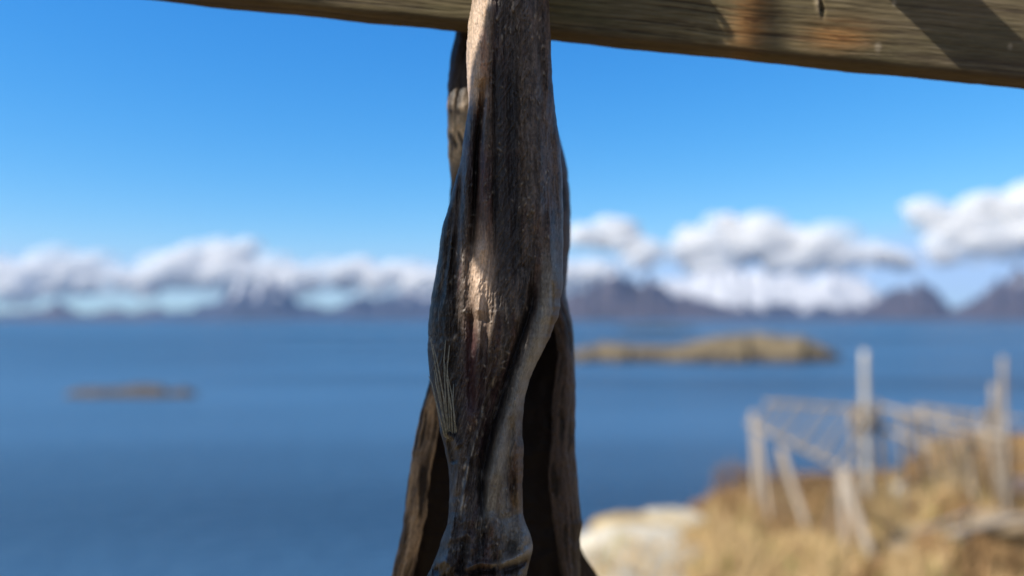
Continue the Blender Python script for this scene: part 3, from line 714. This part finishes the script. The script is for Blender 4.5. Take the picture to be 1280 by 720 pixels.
rock_at(1190, 625, 28, 60, 18, 10, (.12, .11, .10), 'dark low rock in the grass right of the small pale rock')

# bare brown shrubs at the brow of the hill
def shrub(px, r, h, w, seed, label, n=420):
    b = gpt(px, r); rn = random.Random(seed); V = []; F = []; 
    root = empty('shrub', b)
    parts = []
    for i in range(7):
        a = rn.uniform(0, 6.28); e = Vector((math.cos(a) * w * .3, math.sin(a) * w * .3, h * rn.uniform(.5, .8)))
        parts.append(tube([Vector((0, 0, -.1)), e * .5 + Vector((0, 0, .05)), e], [.02, .014, .008], 6))
    v_, f_ = merge(parts); mesh_obj('stem', [b + q for q in v_], f_, M_TWIG, root, origin=b)
    parts = []
    for i in range(n):
        a = rn.uniform(0, 6.28); q = rn.random() ** .5; z = rn.uniform(.05, 1)
        c = Vector((math.cos(a) * w * .5 * q * (1.15 - .5 * z), math.sin(a) * w * .5 * q * (1.15 - .5 * z), h * z * (1 - .25 * q)))
        dvec = Vector((math.cos(a) * .5 + rn.uniform(-.4, .4), math.sin(a) * .5 + rn.uniform(-.4, .4), 1)).normalized() * rn.uniform(.12, .3)
        parts.append(tube([b + c, b + c + dvec * .5, b + c + dvec], [.008, .007, .003], 3, 1))
    v_, f_ = merge(parts); mesh_obj('twigs', v_, f_, M_TWIG, root, origin=b)
    tag(root, label, 'shrub', 'bare brown shrubs on the brow of the hill')
shrub(912, 24.5, 1.15, 1.3, 1, 'leftmost bare rust brown shrub on the brow, touching the water behind it')
shrub(945, 26, 1.0, 1.5, 2, 'bare brown shrub behind the left legs of the near rack')
shrub(985, 27, .95, 1.6, 3, 'bare brown shrub behind the leaning strut at the rack middle')
shrub(1020, 28, .8, 1.5, 4, 'low brown shrub under the sloping rail of the near rack')

# ------------------------------------------------------------------ drying racks on the slope
def wp(px, py, r): return Vector(((px - 640) / FPX * r, r, -(py - 400) / FPX * r))
def pole(root, a, b, r, mat=None, name='pole', seed=0):
    a, b = Vector(a), Vector(b); pts = [a.lerp(b, t) + Vector((.012 * math.sin(5 * t + seed), 0, .012 * math.cos(4 * t + seed))) for t in np.linspace(0, 1, 9)]
    V, F = tube(pts, [r * (1.08 - .2 * i / 8) for i in range(9)], 10, 1, .08, seed)
    return mesh_obj(name, V, F, mat or M_POLE, root, origin=a)
def into_ground(px, r, dz=.25):
    g = gpt(px, r); g.z -= dz; return g
def rack_near():
    b = gpt(1000, 22); root = empty('drying_rack', b)
    tag(root, 'near grey drying rack with slanting struts on the brow, left of the tall pale post', 'drying rack', 'fish drying racks on the slope')
    k = 0
    for (x0, y0, r0, x1, r1, rr, mt) in [(q_[0], q_[1], q_[2], q_[3], q_[4] - 1.3, q_[5] * 1.1, q_[6]) for q_ in [(940, 515, 24, 944, 24, .085, M_POLE), (946, 545, 22.5, 962, 22, .06, M_POLE), (974, 560, 21, 1014, 20.5, .075, M_POLE), (972, 555, 21.2, 976, 22, .06, M_POLE2),
                                  (1050, 585, 19.5, 1092, 18.6, .095, M_POLE), (1048, 585, 19.6, 1052, 19, .07, M_POLE), (1046, 590, 19.8, 1024, 20, .055, M_POLE2), (1062, 510, 27, 1066, 27, .07, M_POLE)]]:
        pole(root, wp(x0, y0, r0), into_ground(x1, r1), rr, mt, 'strut', k); k += 1
    # carrying rails
    pole(root, wp(934, 528, 24.2), wp(1062, 590, 19.2), .075, M_POLE, 'carrying_rail', 11)
    pole(root, wp(955, 503, 28.5), wp(1100, 512, 26.5), .075, M_POLE, 'carrying_rail', 12)
    A0, A1, B0, B1 = wp(940, 527, 24), wp(1052, 584, 19.6), wp(958, 502, 28.3), wp(1098, 511, 26.6)
    for i in range(13):
        t = (i + .5 + .25 * math.sin(i * 2.3)) / 13; p, q = A0.lerp(A1, t), B0.lerp(B1, t); d = (q - p).normalized()
        pole(root, p - d * .35 + Vector((0, 0, .09)), q + d * (.35 + .25 * math.sin(i * 1.9)) + Vector((0, 0, .09)), .036, M_POLE, 'drying_rail', i)
rack_near()
def rack_far():
    b = gpt(1160, 30); root = empty('drying_rack', b)
    tag(root, 'far tumbledown grey drying rack at the right edge, between the two tall posts', 'drying rack', 'fish drying racks on the slope')
    k = 30
    for (x0, y0, r0, x1, r1, rr, mt) in [(1095, 500, 29, 1096, 29, .09, M_POLE2), (1073, 500, 29, 1078, 28.6, .085, M_POLE2), (1127, 545, 28, 1128, 28, .085, M_POLE2), (1150, 508, 30, 1151, 30, .09, M_POLE),
                                  (1160, 555, 26, 1172, 26, .06, M_POLE), (1234, 505, 27, 1236, 27, .085, M_POLE2), (1240, 480, 27.5, 1242, 27.5, .085, M_POLE), (1228, 530, 25, 1262, 24.5, .07, M_POLE), (1205, 540, 27, 1196, 27, .06, M_POLE2)]:
        pole(root, wp(x0, y0, r0), into_ground(x1, r1), rr, mt, 'strut', k); k += 1
    pole(root, wp(1065, 520, 29), wp(1165, 560, 26.5), .10, M_POLE, 'carrying_rail', 51)
    pole(root, wp(1090, 505, 31), wp(1262, 548, 26), .085, M_POLE, 'carrying_rail', 52)
    pole(root, wp(1140, 508, 32), wp(1280, 525, 30), .08, M_POLE, 'carrying_rail', 53)
    pole(root, wp(1160, 545, 27), wp(1300, 575, 24.5), .07, M_POLE2, 'carrying_rail', 54)
    rn = random.Random(9)
    for i in range(14):
        x = rn.uniform(1085, 1275); r = rn.uniform(25, 30); y = rn.uniform(505, 560); dx = rn.uniform(-26, 26)
        pole(root, wp(x, y, r), into_ground(x + dx, r + rn.uniform(-1, 1)), rn.uniform(.035, .065), M_POLE2 if i % 2 else M_POLE, 'brace', 70 + i)
    A0, A1, B0, B1 = wp(1100, 525, 28.5), wp(1165, 556, 26.6), wp(1150, 508, 31.5), wp(1262, 525, 30)
    for i in range(9):
        t = (i + .5) / 9; pole(root, A0.lerp(A1, t) + Vector((0, 0, .1)), B0.lerp(B1, t) + Vector((0, 0, .1)), .035, M_POLE, 'drying_rail', 60 + i)
rack_far()
for k_, (x0, y0, r0, x1, y1, r1, rr, lab) in enumerate([(1108, 676, 20, 1205, 640, 22, .09, 'pale grey driftwood log lying on the slope, its lower end near the leaning strut foot'), (1185, 664, 19.5, 1290, 640, 21, .10, 'grey driftwood log at the right edge of the grass slope'), (1140, 640, 24, 1215, 622, 26, .07, 'thin driftwood log in the grass just under the far rack')]):
    a, b = wp(x0, y0, r0), wp(x1, y1, r1); a.z = max(a.z, gpt(x0, r0).z + .08); b.z = max(b.z, gpt(x1, r1).z + .08)
    V, F = tube([a.lerp(b, t) for t in np.linspace(0, 1, 12)], [rr * (1.1 - .35 * t) for t in np.linspace(0, 1, 12)], 12, 1, .12, k_)
    o = mesh_obj('driftwood_log', V, F, M_POLE, origin=a); tag(o, lab, 'log', 'driftwood on the slope')
def tall_post(px, py, r, rr, label, mat, seed):
    a, b = into_ground(px, r), wp(px, py, r)
    V, F = tube([a.lerp(b, t) + Vector((.02 * math.sin(4 * t + seed), 0, 0)) for t in np.linspace(0, 1, 12)], [rr * (1.1 - .3 * t) for t in np.linspace(0, 1, 12)], 12, 1, .08, seed)
    o = mesh_obj('post', V, F, mat, origin=a); tag(o, label, 'post', 'tall posts standing above the racks')
tall_post(1080, 438, 27.5, .13, 'tall pale weathered post standing between the two racks', wood_mat('pale_post_wood', (.46, .43, .38), (.68, .65, .60)), 1)
tall_post(1252, 446, 26.5, .10, 'tall thin grey post near the right edge of the picture', M_POLE, 2)
# old net bundle on the post between the racks
nb = wp(1076, 525, 28.0)
o = boulder(nb.x, nb.y, nb.z, .34, .34, .42, 33, (.16, .105, .05), 'brown bundle of old rope hung at the tall pale post', name='rope_bundle', cat='rope bundle')

# ------------------------------------------------------------------ water, islets, mountains
def water():
    m, nt, b = new_mat('sea_water')
    v = coords(nt, (1, 1, 1))
    ba = tex(nt, coords(nt, (.0045, .014, 1)), 1.0, 2, .5); bb = tex(nt, coords(nt, (.0005, .0016, 1)), 1.0, 3, .5)
    av = N(nt, 'ShaderNodeMath', operation='MULTIPLY_ADD'); av.inputs[1].default_value = .5; nt.links.new(ba, av.inputs[0])
    hv = N(nt, 'ShaderNodeMath', operation='MULTIPLY'); hv.inputs[1].default_value = .5; nt.links.new(bb, hv.inputs[0]); nt.links.new(hv.outputs[0], av.inputs[2]); big = av.outputs[0]
    nt.links.new(ramp(nt, big, [(.40, (.001, .013, .042)), (.60, (.055, .135, .245))]), b.inputs['Base Color'])
    n1 = tex(nt, v, .55, 5, .6); b.inputs['IOR'].default_value = 1.333
    mr = N(nt, 'ShaderNodeMapRange'); mr.inputs[1].default_value = .35; mr.inputs[2].default_value = .65; mr.inputs[3].default_value = .22; mr.inputs[4].default_value = .42
    ms = N(nt, 'ShaderNodeMapRange'); ms.inputs[1].default_value = .40; ms.inputs[2].default_value = .60; ms.inputs[3].default_value = .05; ms.inputs[4].default_value = .38; nt.links.new(big, ms.inputs[0]); nt.links.new(ms.outputs[0], b.inputs['Specular IOR Level'])
    nt.links.new(big, mr.inputs[0]); nt.links.new(mr.outputs[0], b.inputs['Roughness'])
    bump(nt, b, n1, .9, .5)
    D = 21000.
    xs = np.linspace(-D, D, 41); ys = np.linspace(-600, D, 41); X, Y = np.meshgrid(xs, ys)
    o = mesh_obj('water', np.stack([X, Y, 0 * X + SEA], -1).reshape(-1, 3), grid_faces(41, 41), m)
    tag(o, 'calm deep blue sea stretching to the mountains', 'water', kind='structure')
water()

def islet(name, prof, base_py, depth_m, seed, col1, col2, label):
    """prof: (px, top py) outline; base at base_py on the water"""
    r = (0 - SEA) / (base_py - 400) * FPX
    px = np.linspace(prof[0][0], prof[-1][0], 150); top = np.interp(px, [p[0] for p in prof], [p[1] for p in prof])
    h = np.maximum(base_py - top, 0) / FPX * r
    t = np.linspace(0, 1, 60); T, PXX = np.meshgrid(t, px, indexing='ij'); H = h[None, :] + 0 * T
    env = np.sin(np.pi * np.clip(T, 0, 1)) ** .7
    X = (PXX - 640) / FPX * (r + depth_m * T); Y = r + depth_m * T + depth_m * .25 * fbm(PXX / 30, T * 2, seed=seed) * (1 - T)
    Z = SEA - .8 + (H * .84 + .8) * env * (1 + .25 * fbm(X / 3.5, Y / 3.5, seed=seed + 1, oct=4))
    V = np.stack([X, Y, Z], -1)
    rel = (Z - SEA) / max(h.max(), .1)
    c = np.array(col1)[None, None] + (np.array(col2) - np.array(col1))[None, None] * sstep(.10, .30, rel + .25 * fbm(X / 4, Y / 4, seed=seed + 2))[..., None]
    c = c * (1 + .3 * fbm(X / 2, Y / 2, seed=seed + 3))[..., None]
    o = mesh_obj(name, V.reshape(-1, 3), grid_faces(60, 150), M_ROCK, cols=c.reshape(-1, 3)); tag(o, label, 'islet', kind='structure')
islet('islet', [(690, 448), (722, 438), (760, 430), (800, 434), (850, 433), (878, 424), (920, 417), (960, 415), (1000, 420), (1030, 433), (1049, 449)], 453, 42, 401, (.06, .05, .04), (.19, .15, .09), 'long low tan and olive islet in the blue water at right')
islet('skerry', [(84, 495), (100, 488), (150, 483), (170, 479), (205, 480), (214, 488), (232, 482), (247, 492)], 496, 7, 411, (.09, .07, .05), (.10, .085, .07), 'thin dark brown rock skerry low in the water at left')
islet('skerry', [(770, 413), (790, 409), (830, 407), (860, 410), (872, 413)], 414, 60, 421, (.03, .04, .05), (.08, .08, .07), 'faint dark skerry far out beyond the tan islet')

def mountain_mat(name, snow_lo, snow_hi, rock=(.20, .155, .13)):
    m, nt, b = new_mat(name)
    g = nt.nodes.new('ShaderNodeNewGeometry'); sep = nt.nodes.new('ShaderNodeSeparateXYZ'); nt.links.new(g.outputs['Position'], sep.inputs[0])
    n = tex(nt, coords(nt, (1, 1, .8)), .0026, 7, .70, .6)
    mr = N(nt, 'ShaderNodeMapRange'); mr.inputs[1].default_value = snow_lo; mr.inputs[2].default_value = snow_hi; nt.links.new(sep.outputs[2], mr.inputs[0])
    ad = N(nt, 'ShaderNodeMath', operation='ADD'); nt.links.new(mr.outputs[0], ad.inputs[0]); nt.links.new(n, ad.inputs[1])
    sn = ramp(nt, ad.outputs[0], [(.68, (0, 0, 0)), (.76, (1, 1, 1))])
    rk = ramp(nt, n, [(.35, tuple(q * .6 for q in rock)), (.65, tuple(q * 1.3 for q in rock))])
    mx = nt.nodes.new('ShaderNodeMix'); mx.data_type = 'RGBA'; nt.links.new(sn, mx.inputs[0]); nt.links.new(rk, mx.inputs[6]); mx.inputs[7].default_value = (.60, .61, .64, 1)
    nt.links.new(mx.outputs[2], b.inputs['Base Color']); b.inputs['Roughness'].default_value = .9; return m
MM = [mountain_mat('mountain_rock_snow', 160, 2700, (.04, .05, .085)), mountain_mat('snow_massif', 60, 1300, (.05, .05, .07)), mountain_mat('mountain_bare', 300, 4200, (.07, .055, .06))]
def mountain(prof, r, depth, seed, mat, label, rough=.30, jag=.55):
    px = np.linspace(prof[0][0], prof[-1][0], max(60, int((prof[-1][0] - prof[0][0]) * .9))); top = np.interp(px, [p[0] for p in prof], [p[1] for p in prof])
    h = np.maximum(402 - top, 0) / FPX * (r + depth * .45) * 1.12 * (1 + jag * (ridged(px / 17, px * 0, seed=seed + 2, oct=3) - .55)) ; nt_ = 70
    T, PXX = np.meshgrid(np.linspace(0, 1, nt_), px, indexing='ij'); H = h[None, :] + 0 * T
    Y = r + depth * T; X = (PXX - 640) / FPX * Y
    env = 1 - np.abs(T - .45) / np.where(T < .45, .45, .55); env = env ** .85
    rd = ridged(X / 900, Y / 900, seed=seed)
    Z = SEA - 5 + H * env * (1 - rough + rough * 1.6 * (rd - .3) * (.4 + .9 * (1 - env) + .35))
    o = mesh_obj('mountain', np.stack([X, Y, Z], -1).reshape(-1, 3), grid_faces(nt_, len(px)), mat, smooth=False)
    tag(o, label, 'mountain', 'mountains across the sea', 'structure')
mountain([(-260, 402), (-150, 372), (-60, 388), (0, 392), (30, 389), (55, 380), (72, 374), (92, 388), (112, 393), (150, 384), (165, 392), (200, 383), (212, 390), (250, 402)], 17000, 2600, 501, MM[2], 'low dark blue ridge at the far left of the horizon')
mountain([(170, 402), (225, 388), (262, 376), (285, 362), (300, 352), (312, 360), (330, 348), (350, 352), (368, 368), (385, 380), (410, 388), (430, 376), (452, 362), (470, 374), (500, 360), (520, 355), (545, 368), (580, 350), (640, 360), (690, 402)], 15500, 2800, 503, MM[0], 'jagged snow streaked peaks left of the hanging fish')
mountain([(640, 402), (690, 372), (725, 358), (752, 344), (770, 340), (790, 352), (812, 346), (835, 362), (870, 374), (910, 382), (960, 402)], 15500, 2600, 505, MM[2], 'brown rocky peaks just right of the hanging fish')
mountain([(760, 402), (800, 352), (830, 346), (870, 344), (915, 335), (960, 340), (1000, 344), (1040, 335), (1080, 350), (1110, 368), (1130, 402)], 17800, 2600, 507, MM[1], 'broad snow covered massif at right centre of the horizon', .34, .10)
mountain([(1030, 402), (1075, 384), (1100, 374), (1130, 364), (1150, 353), (1165, 362), (1185, 380), (1205, 402)], 15200, 2200, 509, MM[2], 'single brown pyramid peak right of the snow massif')
mountain([(1160, 402), (1195, 384), (1225, 370), (1250, 352), (1275, 342), (1300, 330), (1400, 350), (1550, 402)], 14800, 2600, 511, MM[2], 'brown mountain at the right edge of the picture')

# ------------------------------------------------------------------ clouds (beyond the haze)
def cloud_mat():
    m, nt, b = new_mat('cloud'); b.inputs['Specular IOR Level'].default_value = 0; b.inputs['Roughness'].default_value = 1; b.inputs['Base Color'].default_value = (.9, .9, .9, 1)
    b.inputs['Subsurface Weight'].default_value = 1; b.inputs['Subsurface Radius'].default_value = (1, 1, 1); b.inputs['Subsurface Scale'].default_value = 350
    return m
    n = tex(nt, coords(nt, (1, 1, 1)), .0016, 5, .6)
    nt.links.new(ramp(nt, n, [(.40, (.0, .0, .0)), (.58, (.92, .92, .92))]), b.inputs['Alpha']); return m
M_CLOUD = cloud_mat()
def veil_mat(a):
    m, nt, b = new_mat('cloud_veil'); b.inputs['Specular IOR Level'].default_value = 0; b.inputs['Roughness'].default_value = 1; b.inputs['Base Color'].default_value = (.97, .97, .97, 1)
    b.inputs['Alpha'].default_value = a; return m
M_VEIL = veil_mat(.28)
def cloud(blobs, r, seed, label):
    """blobs: (px, py, radius px)"""
    rn = random.Random(seed); V = []; F = []; MI = []; c0 = wp(blobs[0][0], blobs[0][1], r); b = 0
    nu, nv = 24, 14
    u, w = np.meshgrid(np.linspace(0, 2 * math.pi, nu, endpoint=False), np.linspace(.05, math.pi - .05, nv))
    X, Y, Z = np.cos(u) * np.sin(w), np.sin(u) * np.sin(w), np.cos(w)
    for (x, y, q) in blobs:
        for k in range(9):
            core = k < 2
            xx, yy, qq = (x, y + .1 * q, q * .66) if k == 0 else (x + rn.uniform(-.9, .9) * q, y + rn.uniform(-.6, .5) * q, q * (rn.uniform(.35, .6) if core else rn.uniform(.3, 1.15)))
            c = wp(xx, yy, r + rn.uniform(-150, 150) - (yy - 300) * 24 + (q - qq) * r / FPX * .3 - (0 if core else rn.uniform(0, 500))); R_ = qq / FPX * r
            kk = 1 + .34 * fbm(X * 1.5 + xx, Y * 1.5, Z * 1.5 + yy, seed=seed, oct=3)
            Zs = Z * (.85 if core else .78); wide = 1.05 if core else 1.25
            V.append(np.stack([c.x + X * R_ * kk * wide, c.y + Y * R_ * kk, c.z + Zs * R_ * kk], -1).reshape(-1, 3)); F.append(grid_faces(nv, nu, True)[:, ::-1] + b); MI += [0 if core else 1] * len(F[-1]); b += nu * nv
    o = mesh_obj('cloud', np.concatenate(V), np.concatenate(F), M_CLOUD, origin=tuple(c0)); o.data.materials.append(M_VEIL); o.data.polygons.foreach_set('material_index', MI); tag(o, label, 'cloud', 'cumulus clouds above the mountains')
CR = 26000.
cloud([(-30, 350, 26), (5, 345, 22), (45, 338, 24), (80, 335, 20), (110, 338, 18), (20, 358, 20), (70, 357, 18), (110, 356, 16)], CR, 1, 'long white cumulus bank at the far left edge above the ridge')
cloud([(150, 350, 16), (175, 346, 16), (190, 360, 16)], CR, 2, 'small grey white cloud between the left bank and the big rounded cumulus')
cloud([(215, 342, 20), (240, 330, 24), (270, 322, 22), (300, 322, 22), (262, 342, 20), (300, 342, 20), (330, 345, 18)], CR, 3, 'biggest rounded white cumulus on the left half of the sky')
cloud([(345, 338, 16), (370, 342, 17), (390, 352, 16), (360, 358, 16)], CR, 4, 'small puffy cloud touching the big left cumulus on its right')
cloud([(425, 350, 18), (455, 340, 18), (480, 346, 16), (510, 346, 18), (540, 350, 18), (470, 356, 16), (520, 358, 16), (570, 352, 18)], CR, 5, 'pale cloud bank reaching behind the fish from the left')
cloud([(725, 296, 14), (750, 297, 18), (775, 290, 19), (790, 306, 19), (803, 322, 16)], CR, 6, 'white cloud right beside the fish, above the brown peaks')
cloud([(722, 345, 16), (745, 342, 15), (700, 350, 18)], CR, 7, 'small white cloud low beside the fish, touching the brown peaks')
cloud([(862, 296, 14), (875, 306, 18), (868, 325, 22), (890, 335, 20)], CR, 8, 'narrow upright cloud left of the large white cumulus on the right')
cloud([(915, 284, 20), (940, 290, 22), (965, 302, 24), (995, 306, 22), (1025, 312, 24), (930, 315, 24), (970, 325, 24), (1010, 328, 20), (1045, 322, 16)], CR, 9, 'large white cumulus right of the fish above the snow massif')
cloud([(1075, 318, 18), (1105, 322, 18), (1130, 325, 16)], CR, 10, 'thin greyish cloud between the large cumulus and the right edge bank')
cloud([(1150, 264, 14), (1175, 272, 18), (1195, 290, 20), (1215, 270, 20), (1240, 262, 22), (1270, 260, 22), (1300, 254, 25), (1215, 303, 20), (1250, 298, 23), (1290, 296, 27), (1180, 318, 18), (1340, 280, 40)], CR, 12, 'big white cumulus bank at the right edge of the sky')

# ------------------------------------------------------------------ haze
def haze():
    x0, x1, y0, y1, z0, z1 = -21500, 21500, -1100, 21600, SEA - 7.5, 1500
    V = [(x, y, z) for x in (x0, x1) for y in (y0, y1) for z in (z0, z1)]
    F = [(0, 1, 3, 2), (4, 6, 7, 5), (0, 4, 5, 1), (2, 3, 7, 6), (0, 2, 6, 4), (1, 5, 7, 3)]
    m = bpy.data.materials.new('haze_air'); m.use_nodes = True; nt = m.node_tree; nt.nodes.clear()
    out = nt.nodes.new('ShaderNodeOutputMaterial'); pv = nt.nodes.new('ShaderNodeVolumePrincipled')
    pv.inputs['Color'].default_value = (.33, .60, 1.0, 1); pv.inputs['Density'].default_value = 1.5e-5; pv.inputs['Anisotropy'].default_value = .2
    nt.links.new(pv.outputs[0], out.inputs['Volume'])
    o = mesh_obj('haze', V, F, m, smooth=False); tag(o, 'thin blue haze over the sea that fades the distant mountains', 'haze', kind='stuff')
haze()

# ------------------------------------------------------------------ light, sky, camera
w = bpy.data.worlds.new('World'); S.world = w; w.use_nodes = True; nt = w.node_tree
bg = nt.nodes['Background']; sky = nt.nodes.new('ShaderNodeTexSky'); sky.sky_type = 'NISHITA'; sky.sun_disc = False
to_sun = -SUN
elev = math.asin(to_sun.z); az = math.atan2(to_sun.x, to_sun.y)
sky.sun_elevation = elev; sky.sun_rotation = az
sky.air_density = 1.0; sky.dust_density = .1; sky.ozone_density = 2.0; sky.altitude = 0
hs = N(nt, 'ShaderNodeHueSaturation', Saturation=1.3, Value=1.0)
nt.links.new(sky.outputs[0], hs.inputs['Color']); sp_ = nt.nodes.new('ShaderNodeSeparateColor'); cb_ = nt.nodes.new('ShaderNodeCombineColor'); nt.links.new(hs.outputs[0], sp_.inputs[0])
for i_, (k_, g_) in enumerate(((.62, 1.3), (.64, .86), (.80, .58))):       # a clearer, deeper blue than the model's own
    a_ = N(nt, 'ShaderNodeMath', operation='MULTIPLY'); a_.inputs[1].default_value = .15; nt.links.new(sp_.outputs[i_], a_.inputs[0])
    b_ = N(nt, 'ShaderNodeMath', operation='POWER'); b_.inputs[1].default_value = g_; nt.links.new(a_.outputs[0], b_.inputs[0])
    c_ = N(nt, 'ShaderNodeMath', operation='MULTIPLY'); c_.inputs[1].default_value = k_ / .15; nt.links.new(b_.outputs[0], c_.inputs[0])
    d_ = N(nt, 'ShaderNodeMath', operation='SMOOTH_MIN'); d_.inputs[1].default_value = (.40, .57, .83)[i_] / .15; d_.inputs[2].default_value = .08 / .15
    nt.links.new(c_.outputs[0], d_.inputs[0]); nt.links.new(d_.outputs[0], cb_.inputs[i_])
# unseen broken bright cloud added as neutral fill overhead and behind, never in front
tc_ = nt.nodes.new('ShaderNodeTexCoord'); sx_ = nt.nodes.new('ShaderNodeSeparateXYZ'); nt.links.new(tc_.outputs['Generated'], sx_.inputs[0])
ya = N(nt, 'ShaderNodeMath', operation='MULTIPLY'); ya.inputs[1].default_value = -.7; nt.links.new(sx_.outputs[1], ya.inputs[0])
za = N(nt, 'ShaderNodeMath', operation='MULTIPLY_ADD'); za.inputs[1].default_value = .6; nt.links.new(sx_.outputs[2], za.inputs[0]); nt.links.new(ya.outputs[0], za.inputs[2])
md_ = N(nt, 'ShaderNodeMapRange'); md_.inputs[1].default_value = .0; md_.inputs[2].default_value = .35; nt.links.new(za.outputs[0], md_.inputs[0])
nz_ = tex(nt, tc_.outputs['Generated'], 2.6, 6, .6); nm_ = N(nt, 'ShaderNodeMapRange'); nm_.inputs[1].default_value = .36; nm_.inputs[2].default_value = .56; nt.links.new(nz_, nm_.inputs[0])
fc_ = N(nt, 'ShaderNodeMath', operation='MULTIPLY'); nt.links.new(md_.outputs[0], fc_.inputs[0]); nt.links.new(nm_.outputs[0], fc_.inputs[1])
mx_ = nt.nodes.new('ShaderNodeMix'); mx_.data_type = 'RGBA'; nt.links.new(fc_.outputs[0], mx_.inputs[0]); nt.links.new(cb_.outputs[0], mx_.inputs[6]); mx_.inputs[7].default_value = (1.9, 1.9, 1.95, 1)
nt.links.new(mx_.outputs[2], bg.inputs['Color'])
bg.inputs['Strength'].default_value = .15
sd = bpy.data.lights.new('sun', 'SUN'); sd.energy = 4.6; sd.angle = math.radians(.53); sd.color = (1, .94, .84)
so = bpy.data.objects.new('sun', sd); so.rotation_euler = SUN.to_track_quat('-Z', 'Y').to_euler(); so.location = (-5, -5, 8); COL.objects.link(so)

cd = bpy.data.cameras.new('camera'); cam = bpy.data.objects.new('camera', cd); COL.objects.link(cam)
cam.location = (0, 0, 0); cam.rotation_euler = (math.pi / 2 + PITCH, 0, 0)
cd.sensor_width = 36; cd.lens = FPX / 1280 * 36; cd.clip_start = .02; cd.clip_end = 120000
cd.dof.use_dof = True; cd.dof.focus_distance = .433; cd.dof.aperture_fstop = (cd.lens / 1000) / .0102
S.camera = cam
S.view_settings.view_transform = 'Standard'; S.view_settings.look = 'None'; S.view_settings.exposure = 0.4; S.view_settings.gamma = 1
S.render.engine = 'CYCLES'; S.cycles.volume_bounces = 1; S.cycles.transparent_max_bounces = 64
